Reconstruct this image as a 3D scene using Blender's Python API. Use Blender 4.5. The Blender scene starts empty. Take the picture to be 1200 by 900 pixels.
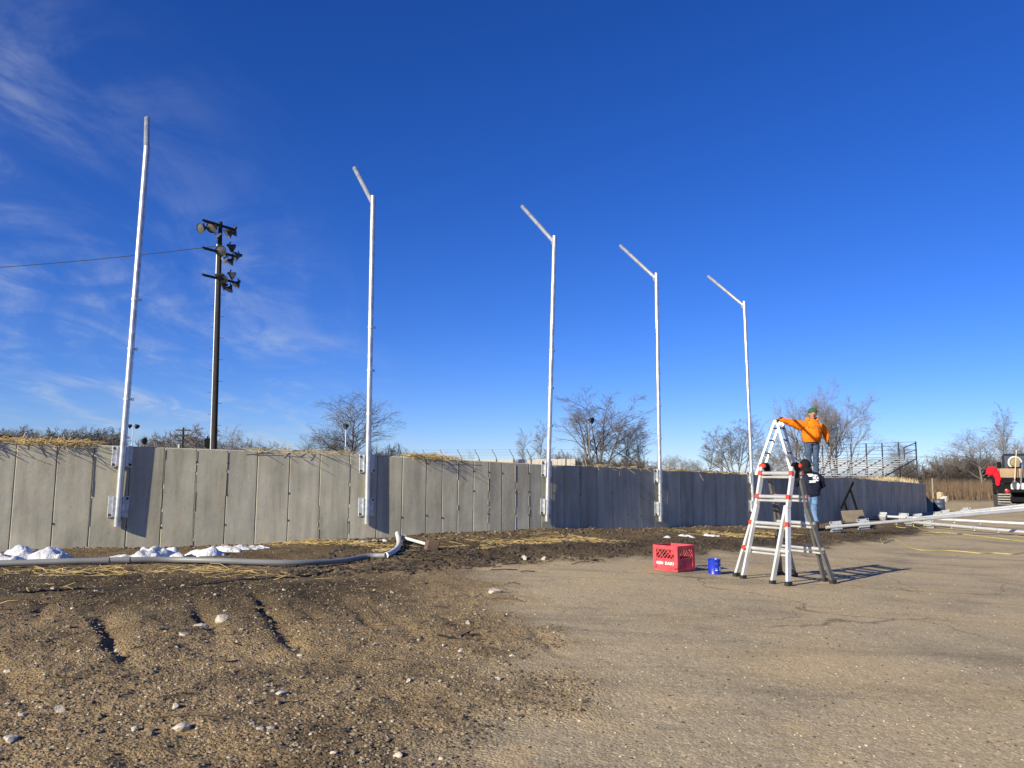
import bpy, bmesh, math, random
import numpy as np
from mathutils import Vector, Matrix, Quaternion
from mathutils.bvhtree import BVHTree

S = bpy.context.scene
COL = S.collection
rad = math.radians

# ------------------------------------------------------------------ camera
CZ = 1.2                      # camera height over the world origin
FPX = 900.0                   # focal length in pixels of the 1200 px wide photograph
PITCH = math.atan(105 / 900.0)
ROLL = rad(0.3)
_F = Vector((0, math.cos(PITCH), math.sin(PITCH)))
_R0 = Vector((1, 0, 0)); _U0 = Vector((0, -math.sin(PITCH), math.cos(PITCH)))
_R = math.cos(ROLL) * _R0 + math.sin(ROLL) * _U0
_U = -math.sin(ROLL) * _R0 + math.cos(ROLL) * _U0
cd = bpy.data.cameras.new('camera'); cam = bpy.data.objects.new('camera', cd); COL.objects.link(cam)
cd.sensor_width = 36.0; cd.lens = 36.0 * FPX / 1200.0
cd.clip_start = 0.05; cd.clip_end = 8000
M = Matrix((( _R.x, _U.x, -_F.x, 0), (_R.y, _U.y, -_F.y, 0), (_R.z, _U.z, -_F.z, CZ), (0, 0, 0, 1)))
cam.matrix_world = M
S.camera = cam

def at(px, py, d):
    """world point that lies d metres ahead along the line of sight surveyed at photo pixel (px, py)"""
    r = _F + _R * ((px - 600) / FPX) - _U * ((py - 450) / FPX)
    r = r * (d / r.y)
    return Vector((r.x, r.y, r.z + CZ))

# ------------------------------------------------------------------ light
PHI, ELEV = rad(44.0), rad(23.5)          # direction shadows run (from +X towards +Y), sun height
w = bpy.data.worlds.new('World'); S.world = w; w.use_nodes = True
nt = w.node_tree; nt.nodes.clear()
def wn(t, **kw):
    n = nt.nodes.new(t)
    for k, v in kw.items(): setattr(n, k, v)
    return n
sky = wn('ShaderNodeTexSky', sky_type='NISHITA', sun_disc=False, sun_elevation=ELEV,
         sun_rotation=rad(226), altitude=200, air_density=0.9, dust_density=0.0, ozone_density=6.0)
hs = wn('ShaderNodeHueSaturation'); hs.inputs['Saturation'].default_value = 1.18; hs.inputs['Hue'].default_value = .511
nt.links.new(sky.outputs[0], hs.inputs['Color'])
tc = wn('ShaderNodeTexCoord'); sx = wn('ShaderNodeSeparateXYZ'); nt.links.new(tc.outputs['Generated'], sx.inputs[0])
def mth(op, a, b=None, c=None, clamp=False):
    n = wn('ShaderNodeMath', operation=op); n.use_clamp = clamp
    for i, x in enumerate((a, b, c)):
        if x is None: continue
        if isinstance(x, (int, float)): n.inputs[i].default_value = x
        else: nt.links.new(x, n.inputs[i])
    return n.outputs[0]
# thin cirrus on a high plane: intersect the view direction with it
zz = mth('MAXIMUM', mth('ADD', sx.outputs[2], 0.12), 0.04)
cx = mth('DIVIDE', sx.outputs[0], zz); cy = mth('DIVIDE', sx.outputs[1], zz)
cb = wn('ShaderNodeCombineXYZ'); nt.links.new(cx, cb.inputs[0]); nt.links.new(cy, cb.inputs[1])
def cloud_noise(scale, sxy, rot, detail, dist, seed):
    mp = wn('ShaderNodeMapping'); nt.links.new(cb.outputs[0], mp.inputs[0])
    mp.inputs['Scale'].default_value = (sxy[0], sxy[1], 1); mp.inputs['Rotation'].default_value = (0, 0, rot)
    mp.inputs['Location'].default_value = (seed, seed * .7, 0)
    n = wn('ShaderNodeTexNoise'); n.inputs['Scale'].default_value = scale; n.inputs['Detail'].default_value = detail
    n.inputs['Roughness'].default_value = .62; n.inputs['Distortion'].default_value = dist
    nt.links.new(mp.outputs[0], n.inputs['Vector']); return n.outputs[0]
def ramp(x, a, b):
    n = wn('ShaderNodeMapRange', interpolation_type='SMOOTHSTEP'); nt.links.new(x, n.inputs[0])
    n.inputs[1].default_value = a; n.inputs[2].default_value = b; return n.outputs[0]
streak = cloud_noise(1.1, (1.35, 0.55), rad(32), 9, 1.3, 3.1)
wisp = cloud_noise(1.9, (1.2, 0.75), rad(50), 10, 2.0, 7.7)
big = cloud_noise(0.45, (1, 1), 0, 3, .2, 1.4)
# the cirrus field lies to the left: its edge is where the plane coordinate passes a line
edge = ramp(mth('ADD', cx, mth('MULTIPLY', big, 1.0)), 0.02, -0.85)
m1 = mth('MULTIPLY', ramp(streak, .36, .80), mth('ADD', mth('MULTIPLY', ramp(wisp, .38, .68), .85), .15))
cl = mth('MULTIPLY', mth('MULTIPLY', m1, edge), .7, clamp=True)
mix = wn('ShaderNodeMix', data_type='RGBA')
nt.links.new(cl, mix.inputs[0]); tm = wn('ShaderNodeMix', data_type='RGBA', blend_type='MULTIPLY'); tm.inputs[0].default_value = 1   # white balance of the whole sky
nt.links.new(hs.outputs[0], tm.inputs[6]); tm.inputs[7].default_value = (.87, .90, 1.17, 1)
nt.links.new(tm.outputs[2], mix.inputs[6]); mix.inputs[7].default_value = (4.6, 5.2, 6.1, 1)
bg = wn('ShaderNodeBackground'); bg.inputs[1].default_value = 0.077
nt.links.new(mix.outputs[2], bg.inputs[0])
wo = wn('ShaderNodeOutputWorld'); nt.links.new(bg.outputs[0], wo.inputs[0])

sl = bpy.data.lights.new('sun', 'SUN'); sl.energy = 5.0; sl.angle = rad(0.53); sl.color = (1.0, .91, .70)
sun = bpy.data.objects.new('sun', sl); COL.objects.link(sun)
sd = Vector((math.cos(PHI) * math.cos(ELEV), math.sin(PHI) * math.cos(ELEV), -math.sin(ELEV)))
sun.rotation_euler = sd.to_track_quat('-Z', 'Y').to_euler(); sun.location = (-20, -20, 20)
S.view_settings.view_transform = 'Standard'; S.view_settings.look = 'None'
S.view_settings.exposure = 0.66; S.view_settings.gamma = 1.0; S.view_settings.use_curve_mapping = False

# ------------------------------------------------------------------ helpers
def srgb(r, g, b):
    f = lambda c: (c / 255 / 12.92) if c / 255 <= .04045 else ((c / 255 + .055) / 1.055) ** 2.4
    return (f(r), f(g), f(b))

def mat(name, col, rough=.7, metal=0.0, var=.25, scale=6.0, bump=0.0, bscale=40.0, col2=None, spec=.5):
    m = bpy.data.materials.new(name); m.use_nodes = True
    t = m.node_tree; p = t.nodes['Principled BSDF']
    p.inputs['Roughness'].default_value = rough; p.inputs['Metallic'].default_value = metal
    p.inputs['Specular IOR Level'].default_value = spec
    c = t.nodes.new('ShaderNodeTexCoord')
    n = t.nodes.new('ShaderNodeTexNoise'); n.inputs['Scale'].default_value = scale; n.inputs['Detail'].default_value = 6
    t.links.new(c.outputs['Object'], n.inputs['Vector'])
    r = t.nodes.new('ShaderNodeValToRGB')
    a = tuple(x * (1 - var) for x in col); b = tuple(min(1, x * (1 + var)) for x in (col2 or col))
    r.color_ramp.elements[0].position = .3; r.color_ramp.elements[1].position = .7
    r.color_ramp.elements[0].color = (*a, 1); r.color_ramp.elements[1].color = (*b, 1)
    t.links.new(n.outputs[0], r.inputs[0]); t.links.new(r.outputs[0], p.inputs['Base Color'])
    if bump:
        n2 = t.nodes.new('ShaderNodeTexNoise'); n2.inputs['Scale'].default_value = bscale; n2.inputs['Detail'].default_value = 5
        t.links.new(c.outputs['Object'], n2.inputs['Vector'])
        bp = t.nodes.new('ShaderNodeBump'); bp.inputs['Distance'].default_value = bump
        t.links.new(n2.outputs[0], bp.inputs['Height']); t.links.new(bp.outputs[0], p.inputs['Normal'])
    return m

def link_mesh(name, me, parent=None):
    o = bpy.data.objects.new(name, me); COL.objects.link(o)
    if parent is not None: o.parent = parent
    return o

class MB:
    """collects shapes and links them as one mesh object"""
    def __init__(s): s.v = []; s.f = []
    def add(s, vs, fs):
        k = len(s.v); s.v += [tuple(x) for x in vs]; s.f += [tuple(i + k for i in f) for f in fs]; return s
    def box(s, c, size, rot=None, bev=0):
        hx, hy, hz = (x / 2 for x in size); c = Vector(c)
        if bev:
            b = min(bev, hx * .9, hy * .9, hz * .9)
            pts = []
            for z, ins in ((-hz, b), (-hz + b, 0), (hz - b, 0), (hz, b)):
                x, y = hx - ins, hy - ins
                pts += [(-x, -y + b, z), (-x + b, -y, z), (x - b, -y, z), (x, -y + b, z), (x, y - b, z), (x - b, y, z), (-x + b, y, z), (-x, y - b, z)]
            fs = [tuple(range(7, -1, -1)), tuple(range(24, 32))]
            for k in range(3):
                for i in range(8):
                    j = (i + 1) % 8; fs.append((k * 8 + i, k * 8 + j, k * 8 + 8 + j, k * 8 + 8 + i))
        else:
            pts = [(-hx, -hy, -hz), (hx, -hy, -hz), (hx, hy, -hz), (-hx, hy, -hz), (-hx, -hy, hz), (hx, -hy, hz), (hx, hy, hz), (-hx, hy, hz)]
            fs = [(3, 2, 1, 0), (4, 5, 6, 7), (0, 1, 5, 4), (1, 2, 6, 5), (2, 3, 7, 6), (3, 0, 4, 7)]
        pts = [Vector(p) for p in pts]
        if rot is not None: pts = [rot @ p for p in pts]
        return s.add([p + c for p in pts], fs)
    def bar(s, a, b, wx, wy, up=(0, 0, 1), bev=0):
        a, b = Vector(a), Vector(b); z = (b - a).normalized(); u = Vector(up)
        if abs(z.dot(u)) > .98: u = Vector((1, 0, 0))
        x = u.cross(z).normalized(); y = z.cross(x)
        R = Matrix((x, y, z)).transposed()
        return s.box((a + b) / 2, (wx, wy, (b - a).length), R, bev)
    def tube(s, pts, r, n=10, caps=True):
        pts = [Vector(p) for p in pts]; m = len(pts)
        rs = list(r) if isinstance(r, (list, tuple)) else [r] * m
        t0 = (pts[1] - pts[0]).normalized()
        u = t0.orthogonal().normalized(); vs = []
        prev = t0
        for i, p in enumerate(pts):
            t = ((pts[min(i + 1, m - 1)] - pts[max(i - 1, 0)])).normalized()
            u = prev.rotation_difference(t) @ u; u = (u - t * u.dot(t)).normalized(); prev = t
            w_ = t.cross(u)
            vs += [p + (u * math.cos(2 * math.pi * k / n) + w_ * math.sin(2 * math.pi * k / n)) * rs[i] for k in range(n)]
        fs = [(i * n + k, i * n + (k + 1) % n, (i + 1) * n + (k + 1) % n, (i + 1) * n + k) for i in range(m - 1) for k in range(n)]
        if caps: fs += [tuple(range(n - 1, -1, -1)), tuple((m - 1) * n + k for k in range(n))]
        return s.add(vs, fs)
    def lathe(s, prof, base, axis, n=14):
        """profile of (distance along axis, radius)"""
        ax = Vector(axis).normalized(); u = ax.orthogonal().normalized(); w_ = ax.cross(u); b = Vector(base)
        vs = [b + ax * h + (u * math.cos(2 * math.pi * k / n) + w_ * math.sin(2 * math.pi * k / n)) * r for h, r in prof for k in range(n)]
        m = len(prof)
        fs = [(i * n + k, i * n + (k + 1) % n, (i + 1) * n + (k + 1) % n, (i + 1) * n + k) for i in range(m - 1) for k in range(n)]
        return s.add(vs, fs)
    def sphere(s, c, r, n=10, m=6):
        rx, ry, rz = r if isinstance(r, (tuple, list)) else (r, r, r); c = Vector(c)
        vs = [c + Vector((0, 0, -rz))]
        for i in range(1, m):
            a = math.pi * i / m - math.pi / 2
            vs += [c + Vector((rx * math.cos(a) * math.cos(2 * math.pi * k / n), ry * math.cos(a) * math.sin(2 * math.pi * k / n), rz * math.sin(a))) for k in range(n)]
        vs.append(c + Vector((0, 0, rz)))
        fs = [(0, 1 + (k + 1) % n, 1 + k) for k in range(n)]
        for i in range(m - 2):
            fs += [(1 + i * n + k, 1 + i * n + (k + 1) % n, 1 + (i + 1) * n + (k + 1) % n, 1 + (i + 1) * n + k) for k in range(n)]
        L = len(vs) - 1; o = 1 + (m - 2) * n
        fs += [(L, o + k, o + (k + 1) % n) for k in range(n)]
        return s.add(vs, fs)
    def build(s, name, m, parent=None, smooth=False):
        me = bpy.data.meshes.new(name); me.from_pydata(s.v, [], s.f); me.materials.append(m)
        if smooth:
            me.polygons.foreach_set('use_smooth', [True] * len(me.polygons))
            me.set_sharp_from_angle(angle=rad(50))
        me.update()
        return link_mesh(name, me, parent)

def np_mesh(name, V, Fc, m, parent=None, smooth=False):
    V = np.asarray(V, np.float32); Fc = np.asarray(Fc, np.int32); n, k = Fc.shape
    me = bpy.data.meshes.new(name)
    me.vertices.add(len(V)); me.vertices.foreach_set('co', V.ravel())
    me.loops.add(n * k); me.loops.foreach_set('vertex_index', Fc.ravel())
    me.polygons.add(n); me.polygons.foreach_set('loop_start', np.arange(0, n * k, k, dtype=np.int32))
    me.polygons.foreach_set('use_smooth', np.full(n, smooth))
    me.update(calc_edges=True); me.materials.append(m)
    return link_mesh(name, me, parent)

def thing(name, label, cat, loc=(0, 0, 0), rotz=0, group=None):
    o = bpy.data.objects.new(name, None); COL.objects.link(o); o.location = loc; o.rotation_euler = (0, 0, rotz)
    o.empty_display_size = .1
    tag(o, label, cat, group); return o
def tag(o, label, cat=None, group=None, kind=None):
    if label: o['label'] = label
    if cat: o['category'] = cat
    if group: o['group'] = group
    if kind: o['kind'] = kind
    return o
def dup(root, loc=None, rot=None, label=None, group=None, scale=None):
    r = root.copy(); COL.objects.link(r)
    if loc is not None: r.location = loc
    if rot is not None: r.rotation_euler = rot
    if scale is not None: r.scale = scale
    if label: r['label'] = label
    if group: r['group'] = group
    for ch in list(root.children):
        c = ch.copy(); COL.objects.link(c); c.parent = r
        for g in ch.children:
            d = g.copy(); COL.objects.link(d); d.parent = c
    return r

# numpy gradient noise
_rs = np.random.RandomState(5); _perm = _rs.permutation(512); _perm = np.concatenate([_perm, _perm]); _ga = _rs.rand(1024) * 2 * np.pi
def perlin(x, y):
    xi = np.floor(x).astype(int); yi = np.floor(y).astype(int); xf = x - xi; yf = y - yi
    u = xf ** 3 * (xf * (xf * 6 - 15) + 10); v = yf ** 3 * (yf * (yf * 6 - 15) + 10)
    def g(ix, iy, dx, dy):
        a = _ga[_perm[(_perm[ix & 511] + iy) & 511]]; return np.cos(a) * dx + np.sin(a) * dy
    a = g(xi, yi, xf, yf); b = g(xi + 1, yi, xf - 1, yf); c = g(xi, yi + 1, xf, yf - 1); d = g(xi + 1, yi + 1, xf - 1, yf - 1)
    return (a + u * (b - a)) + v * ((c + u * (d - c)) - (a + u * (b - a)))
def fbm(x, y, o=4):
    s = 0; a = 1.0
    for i in range(o): s = s + a * perlin(x * 2 ** i + 17 * i, y * 2 ** i + 31 * i); a *= .5
    return s
def sstep(x, a, b):
    t = np.clip((x - a) / (b - a), 0, 1); return t * t * (3 - 2 * t)

# ------------------------------------------------------------------ wall line (front face of the concrete wall, ground plan)
POLE = [at(137, 617, 9.62), at(430, 614, 11.16), at(641, 611, 12.86), at(774, 611, 14.85), at(883, 606, 17.14)]
NRM = [rad(28.5), rad(30), rad(39), rad(42), rad(43.5)]            # wall direction at each pole
STAND = .052
_anch = [Vector((p.x - math.sin(a) * STAND, p.y + math.cos(a) * STAND)) for p, a in zip(POLE, NRM)]
_dl = Vector((math.cos(rad(28)), math.sin(rad(28))))
_knots = [_anch[0] - _dl * 4.5, _anch[0] - _dl * 2.2, _anch[0], _anch[1], _anch[1] + Vector((.62, .36)), _anch[2], _anch[3], _anch[4], Vector((8.6, 20.35)), Vector((12.1, 24.7)), Vector((16.05, 30.0))]
_ktop = [.42, .36, .32, .26, .235, .155, .085, .0, -.075, -.17, -.31]
_path = []
for i in range(len(_knots) - 1):
    p0 = _knots[max(i - 1, 0)]; p1 = _knots[i]; p2 = _knots[i + 1]; p3 = _knots[min(i + 2, len(_knots) - 1)]
    if i == 0: p0 = p1 * 2 - p2
    if i == len(_knots) - 2: p3 = p2 * 2 - p1
    # centripetal-like: scale tangents by segment length
    L = (p2 - p1).length
    t1 = ((p2 - p1).normalized() + (p1 - p0).normalized()).normalized() * L
    t2 = ((p3 - p2).normalized() + (p2 - p1).normalized()).normalized() * L
    for k in range(24):
        t = k / 24; h = (2*t**3 - 3*t**2 + 1, t**3 - 2*t**2 + t, -2*t**3 + 3*t**2, t**3 - t**2)
        q = p1 * h[0] + t1 * h[1] + p2 * h[2] + t2 * h[3]
        _path.append((q.x, q.y, CZ + _ktop[i] * (1 - t) + _ktop[i + 1] * t))
_path.append((_knots[-1].x, _knots[-1].y, CZ + _ktop[-1]))
PATH = np.array(_path)
_seg = np.hypot(np.diff(PATH[:, 0]), np.diff(PATH[:, 1])); ARC = np.concatenate([[0], np.cumsum(_seg)])
def wall_at(s):
    x = np.interp(s, ARC, PATH[:, 0]); y = np.interp(s, ARC, PATH[:, 1]); z = np.interp(s, ARC, PATH[:, 2])
    e = .15; x1 = np.interp(s + e, ARC, PATH[:, 0]); y1 = np.interp(s + e, ARC, PATH[:, 1]); x0 = np.interp(s - e, ARC, PATH[:, 0]); y0 = np.interp(s - e, ARC, PATH[:, 1])
    return Vector((x, y, z)), math.atan2(y1 - y0, x1 - x0)
def wall_arc_near(x, y):
    return ARC[int(np.argmin((PATH[:, 0] - x) ** 2 + (PATH[:, 1] - y) ** 2))]
def wall_arc_px(px):
    """arc length where the wall is seen at photo column px"""
    ratio = (px - 600) / FPX
    return float(np.interp(ratio, PATH[:, 0] / PATH[:, 1] * .985, ARC))

def wall_dist(x, y):
    """signed distance in front of (+) or behind (-) the wall line"""
    best = np.full(x.shape, 1e9); sg = np.ones(x.shape)
    P2 = PATH[::3]
    for (ax, ay, _), (bx, by, _) in zip(P2[:-1], P2[1:]):
        dx, dy = bx - ax, by - ay; L2 = dx * dx + dy * dy
        t = np.clip(((x - ax) * dx + (y - ay) * dy) / L2, 0, 1)
        d = np.hypot(x - ax - t * dx, y - ay - t * dy)
        side = (y - ay) * dx - (x - ax) * dy
        m = d < best; best = np.where(m, d, best); sg = np.where(m, np.where(side > 0, -1, 1), sg)
    return best * sg

# ------------------------------------------------------------------ ground height
_gx = np.array([-200, -30, -10, -5, -2, .6, 1.7, 2.8, 5, 7, 16, 30, 3000]); _gz = np.array([.4, .4, .38, .3, .24, .19, .165, .1, 0.0, -.07, -.27, -.3, -.3])
GROOVES = [((-2.75, 5.3), (-1.85, 3.85), .085, .085), ((-2.05, 6.3), (-1.08, 4.2), .08, .08), ((-2.2, 5.6), (-1.75, 4.75), .05, .07), ((-1.45, 6.4), (-.75, 4.9), .035, .08),
           ((-3.1, 4.6), (-2.7, 3.9), .05, .08), ((-3.0, 3.55), (-2.3, 3.0), .05, .07), ((-3.6, 6.0), (-2.9, 4.9), .04, .09), ((.1, 5.2), (.3, 4.3), .03, .08), ((-2.45, 6.0), (-1.6, 4.4), .035, .07), ((-1.7, 6.0), (-1.1, 5.0), .03, .06), ((-3.6, 5.2), (-3.1, 4.3), .045, .07), ((-1.15, 6.1), (-.45, 4.6), .03, .07), ((-.6, 5.8), (-.1, 4.6), .022, .07), ((-2.5, 3.9), (-1.9, 3.2), .03, .06)]
def dirt_mask(x, y, wd):
    edge_x = np.interp(y, [0, 2.7, 3.9, 5.6, 7.2, 9.2, 11], [-.5, -.2, .25, .2, -.05, -.5, -.3])
    n = fbm(x * 1.3, y * 1.3, 4) * .45
    a = sstep(edge_x - x + n, -.25, .45)
    band = np.interp(x, [-2, 1, 3, 6, 9, 12], [3.6, 3.3, 3.1, 3.0, 2.4, 1.3])
    b = sstep(band - wd + n * 1.2, -.2, .5)
    return np.maximum(a * sstep(y, 60, 20), b * (wd > -1) * sstep(x, 13, 11))
def ground(x, y, fine=True):
    x = np.asarray(x, float); y = np.asarray(y, float)
    z = sum(np.interp(x + o, _gx, _gz) for o in (-.8, -.4, 0, .4, .8)) / 5
    wd = wall_dist(x, y); dm = dirt_mask(x, y, wd)
    near = sstep(np.hypot(x, y), 60, 25)
    z = z + dm * near * .035 * fbm(x * .8 + 5, y * .8, 3) + near * .015 * fbm(x * .35, y * .35 + 9, 2)
    # earth banked against the wall and the dark ridge of clods in front of it
    z = z + (.10 * sstep(x, -3.4, 0) - .03 * sstep(x, -2, -4.5)) * np.exp(-(np.clip(wd, 0, 9) / .55) ** 2) * sstep(y, 40, 22)
    ridge = np.exp(-((wd - 2.3) / .55) ** 2) * sstep(x, -2.2, -.8) * sstep(x, 7.5, 5.5)
    z = z + ridge * (.06 + .05 * fbm(x * 2.2, y * 2.2, 3))
    if fine:
        ng = sstep(y, 16, 7)
        z = z + dm * near * (.014 * fbm(x * 3.1, y * 3.1, 3) + .011 * ng * fbm(x * 10, y * 10, 3) + .007 * sstep(y, 9, 5) * np.abs(fbm(x * 24, y * 24, 2))) + (1 - dm) * ng * .0025 * fbm(x * 14, y * 14, 2)
        z = z + dm * ng * .006 * np.abs(fbm(x * 5 + 3, y * 5, 3))
        for (ax, ay), (bx, by), dep, wid in GROOVES:
            dx, dy = bx - ax, by - ay; L = math.hypot(dx, dy); t = ((x - ax) * dx + (y - ay) * dy) / L
            off = ((x - ax) * dy - (y - ay) * dx) / L + .05 * perlin(x * 2.5, y * 2.5) 
            wob = wid * .72 * (1 + .35 * perlin(t * 3 + ax * 7, t * 0 + .5))
            ends = sstep(t, -.1, .35) * sstep(t, L + .1, L - .5)
            # steep cut on the sunward side, shallow on the other
            prof = np.where(off < 0, np.exp(-(off / (wob * 1.0)) ** 2), np.exp(-(off / (wob * .8)) ** 2))
            dep = dep * .46; z = z - ends * dep * prof + ends * dep * .5 * np.exp(-((off + wid * 2.3) / (wid * 1.6)) ** 2)
    # the ground falls away below the earth bank behind the wall
    z = np.where(wd < -.25, np.minimum(z, -.35), z)
    return z, dm, wd
def gz(x, y):
    z, _, _ = ground(np.array([x]), np.array([y])); return float(z[0])
def on(px, py, d0=9.0, lift=0.0):
    """ground point seen at photo pixel"""
    d = d0
    for _ in range(30):
        p = at(px, py, d); g = gz(p.x, p.y)
        # ray height vs ground
        k = (CZ - g) / max(CZ - p.z, 1e-3); d = d * (1 + .8 * (k - 1))
    p = at(px, py, d); return Vector((p.x, p.y, gz(p.x, p.y) + lift))

# ground material
def ground_material():
    m = bpy.data.materials.new('dirt_and_gravel'); m.use_nodes = True; t = m.node_tree; p = t.nodes['Principled BSDF']
    N = lambda ty, **k: (lambda n: ([setattr(n, a, b) for a, b in k.items()], n)[1])(t.nodes.new(ty))
    co = N('ShaderNodeTexCoord').outputs['Object']
    def noise(sc, det=6, ro=.6, dist=0, st=None):
        n = N('ShaderNodeTexNoise'); n.inputs['Scale'].default_value = sc; n.inputs['Detail'].default_value = det; n.inputs['Roughness'].default_value = ro; n.inputs['Distortion'].default_value = dist
        src = co
        if st:
            mp = N('ShaderNodeMapping'); mp.inputs['Scale'].default_value = st[0]; mp.inputs['Rotation'].default_value = (0, 0, st[1]); t.links.new(co, mp.inputs[0]); src = mp.outputs[0]
        t.links.new(src, n.inputs['Vector']); return n.outputs[0]
    def rmp(x, stops):
        r = N('ShaderNodeValToRGB'); e = r.color_ramp.elements
        while len(e) < len(stops): e.new(.5)
        for el, (pos, c) in zip(e, stops): el.position = pos; el.color = (*c, 1) if len(c) == 3 else c
        t.links.new(x, r.inputs[0]); return r.outputs[0]
    def mixc(f, a, b, bt='MIX'):
        n = N('ShaderNodeMix', data_type='RGBA', blend_type=bt)
        if isinstance(f, float): n.inputs[0].default_value = f
        else: t.links.new(f, n.inputs[0])
        for i, x in ((6, a), (7, b)):
            if isinstance(x, tuple): n.inputs[i].default_value = (*x, 1)
            else: t.links.new(x, n.inputs[i])
        return n.outputs[2]
    def attr(n): a = N('ShaderNodeAttribute'); a.attribute_name = n; return a.outputs['Fac']
    g3 = lambda v: (v, v, v)
    tan, brown, dark = (.265, .200, .132), (.112, .083, .056), (.040, .031, .024)
    # dirt
    d1 = rmp(noise(1.6, 8, .65), [(.32, brown), (.52, tan), (.75, (.165, .138, .108))])
    d2 = rmp(noise(38, 6, .7), [(.3, g3(.55)), (.5, g3(1.0)), (.72, g3(1.45))])
    dirt = mixc(1.0, d1, d2, 'MULTIPLY')
    wetf = attr('wet'); wn_ = noise(3.2, 7, .6)
    ml = N('ShaderNodeMath', operation='MULTIPLY_ADD'); t.links.new(wn_, ml.inputs[0]); ml.inputs[1].default_value = 1.4; ml.inputs[2].default_value = -.7
    ad = N('ShaderNodeMath', operation='ADD', use_clamp=True); t.links.new(wetf, ad.inputs[0]); t.links.new(ml.outputs[0], ad.inputs[1])
    dirt = mixc(ad.outputs[0], dirt, mixc(1.0, dark, d2, 'MULTIPLY'))
    # worn asphalt with embedded stone
    v = N('ShaderNodeTexVoronoi'); v.inputs['Scale'].default_value = 75; t.links.new(co, v.inputs['Vector'])
    sep = N('ShaderNodeSeparateColor'); t.links.new(v.outputs['Color'], sep.inputs[0])
    chips = rmp(sep.outputs[0], [(.0, (.14, .125, .10)), (.3, (.20, .175, .14)), (.85, (.245, .218, .178)), (1.0, (.40, .37, .32))])
    v2 = N('ShaderNodeTexVoronoi'); v2.inputs['Scale'].default_value = 190; t.links.new(co, v2.inputs['Vector'])
    sep2 = N('ShaderNodeSeparateColor'); t.links.new(v2.outputs['Color'], sep2.inputs[0])
    chips2 = rmp(sep2.outputs[1], [(.0, (.15, .132, .108)), (.5, (.225, .198, .158)), (1.0, (.31, .28, .235))])
    asph = mixc(.55, chips, chips2)
    pat = rmp(noise(.75, 7, .62, .4), [(.27, (.60, .61, .63)), (.47, g3(.96)), (.7, (1.16, 1.10, .98))])
    asph = mixc(1.0, asph, pat, 'MULTIPLY')
    stain = rmp(noise(1.1, 6, .7, .8, ((.35, 1.3, 1), rad(-24))), [(.48, g3(1.0)), (.72, g3(.62))])
    asph = mixc(1.0, asph, stain, 'MULTIPLY')
    sandy = rmp(noise(1.7, 5, .6, .5), [(.55, g3(0)), (.72, g3(.65))])
    asph = mixc(sandy, asph, (.27, .215, .145))
    # cracks: warped cell borders, kept only along some stretches
    cw = N('ShaderNodeTexVoronoi', feature='DISTANCE_TO_EDGE'); cw.inputs['Scale'].default_value = .42
    wv = N('ShaderNodeMix', data_type='VECTOR'); wv.inputs[0].default_value = .16
    nn = N('ShaderNodeTexNoise'); nn.inputs['Scale'].default_value = 1.7; nn.inputs['Detail'].default_value = 6; t.links.new(co, nn.inputs['Vector'])
    t.links.new(co, wv.inputs[4]); t.links.new(nn.outputs['Color'], wv.inputs[5]); 
    va = N('ShaderNodeVectorMath', operation='MULTIPLY_ADD'); t.links.new(nn.outputs['Color'], va.inputs[0]); va.inputs[1].default_value = (1.1, 1.1, 0); t.links.new(co, va.inputs[2])
    t.links.new(va.outputs[0], cw.inputs['Vector'])
    crack = rmp(cw.outputs['Distance'], [(.0, g3(.45)), (.0025, g3(.6)), (.0055, g3(1.0))])
    keep = rmp(noise(.55, 3, .5), [(.46, g3(0)), (.52, g3(1))])
    asph = mixc(keep, asph, mixc(1.0, asph, crack, 'MULTIPLY'))
    asph = mixc(1.0, asph, (1.90, 1.73, 1.36), 'MULTIPLY'); dirt = mixc(1.0, dirt, (1.44, 1.37, 1.13), 'MULTIPLY')
    c = mixc(attr('dirt'), asph, dirt)
    # far and track-side ground: dead grass
    grass = rmp(noise(.5, 6), [(.3, (.13, .10, .06)), (.7, (.24, .19, .115))])
    c = mixc(attr('far'), c, grass)
    t.links.new(c, p.inputs['Base Color']); p.inputs['Roughness'].default_value = .95; p.inputs['Specular IOR Level'].default_value = .15
    bsum = N('ShaderNodeMath', operation='MULTIPLY_ADD'); t.links.new(noise(90, 4, .7), bsum.inputs[0]); bsum.inputs[1].default_value = .6; t.links.new(noise(28, 5, .7), bsum.inputs[2])
    b2 = N('ShaderNodeMath', operation='MULTIPLY_ADD'); t.links.new(v.outputs['Distance'], b2.inputs[0]); b2.inputs[1].default_value = -.5; t.links.new(bsum.outputs[0], b2.inputs[2])
    ds = N('ShaderNodeMapRange'); t.links.new(attr('dirt'), ds.inputs[0]); ds.inputs[3].default_value = .0045; ds.inputs[4].default_value = .028
    bp = N('ShaderNodeBump'); t.links.new(ds.outputs[0], bp.inputs['Distance']); t.links.new(b2.outputs[0], bp.inputs['Height']); t.links.new(bp.outputs[0], p.inputs['Normal'])
    return m

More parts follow.
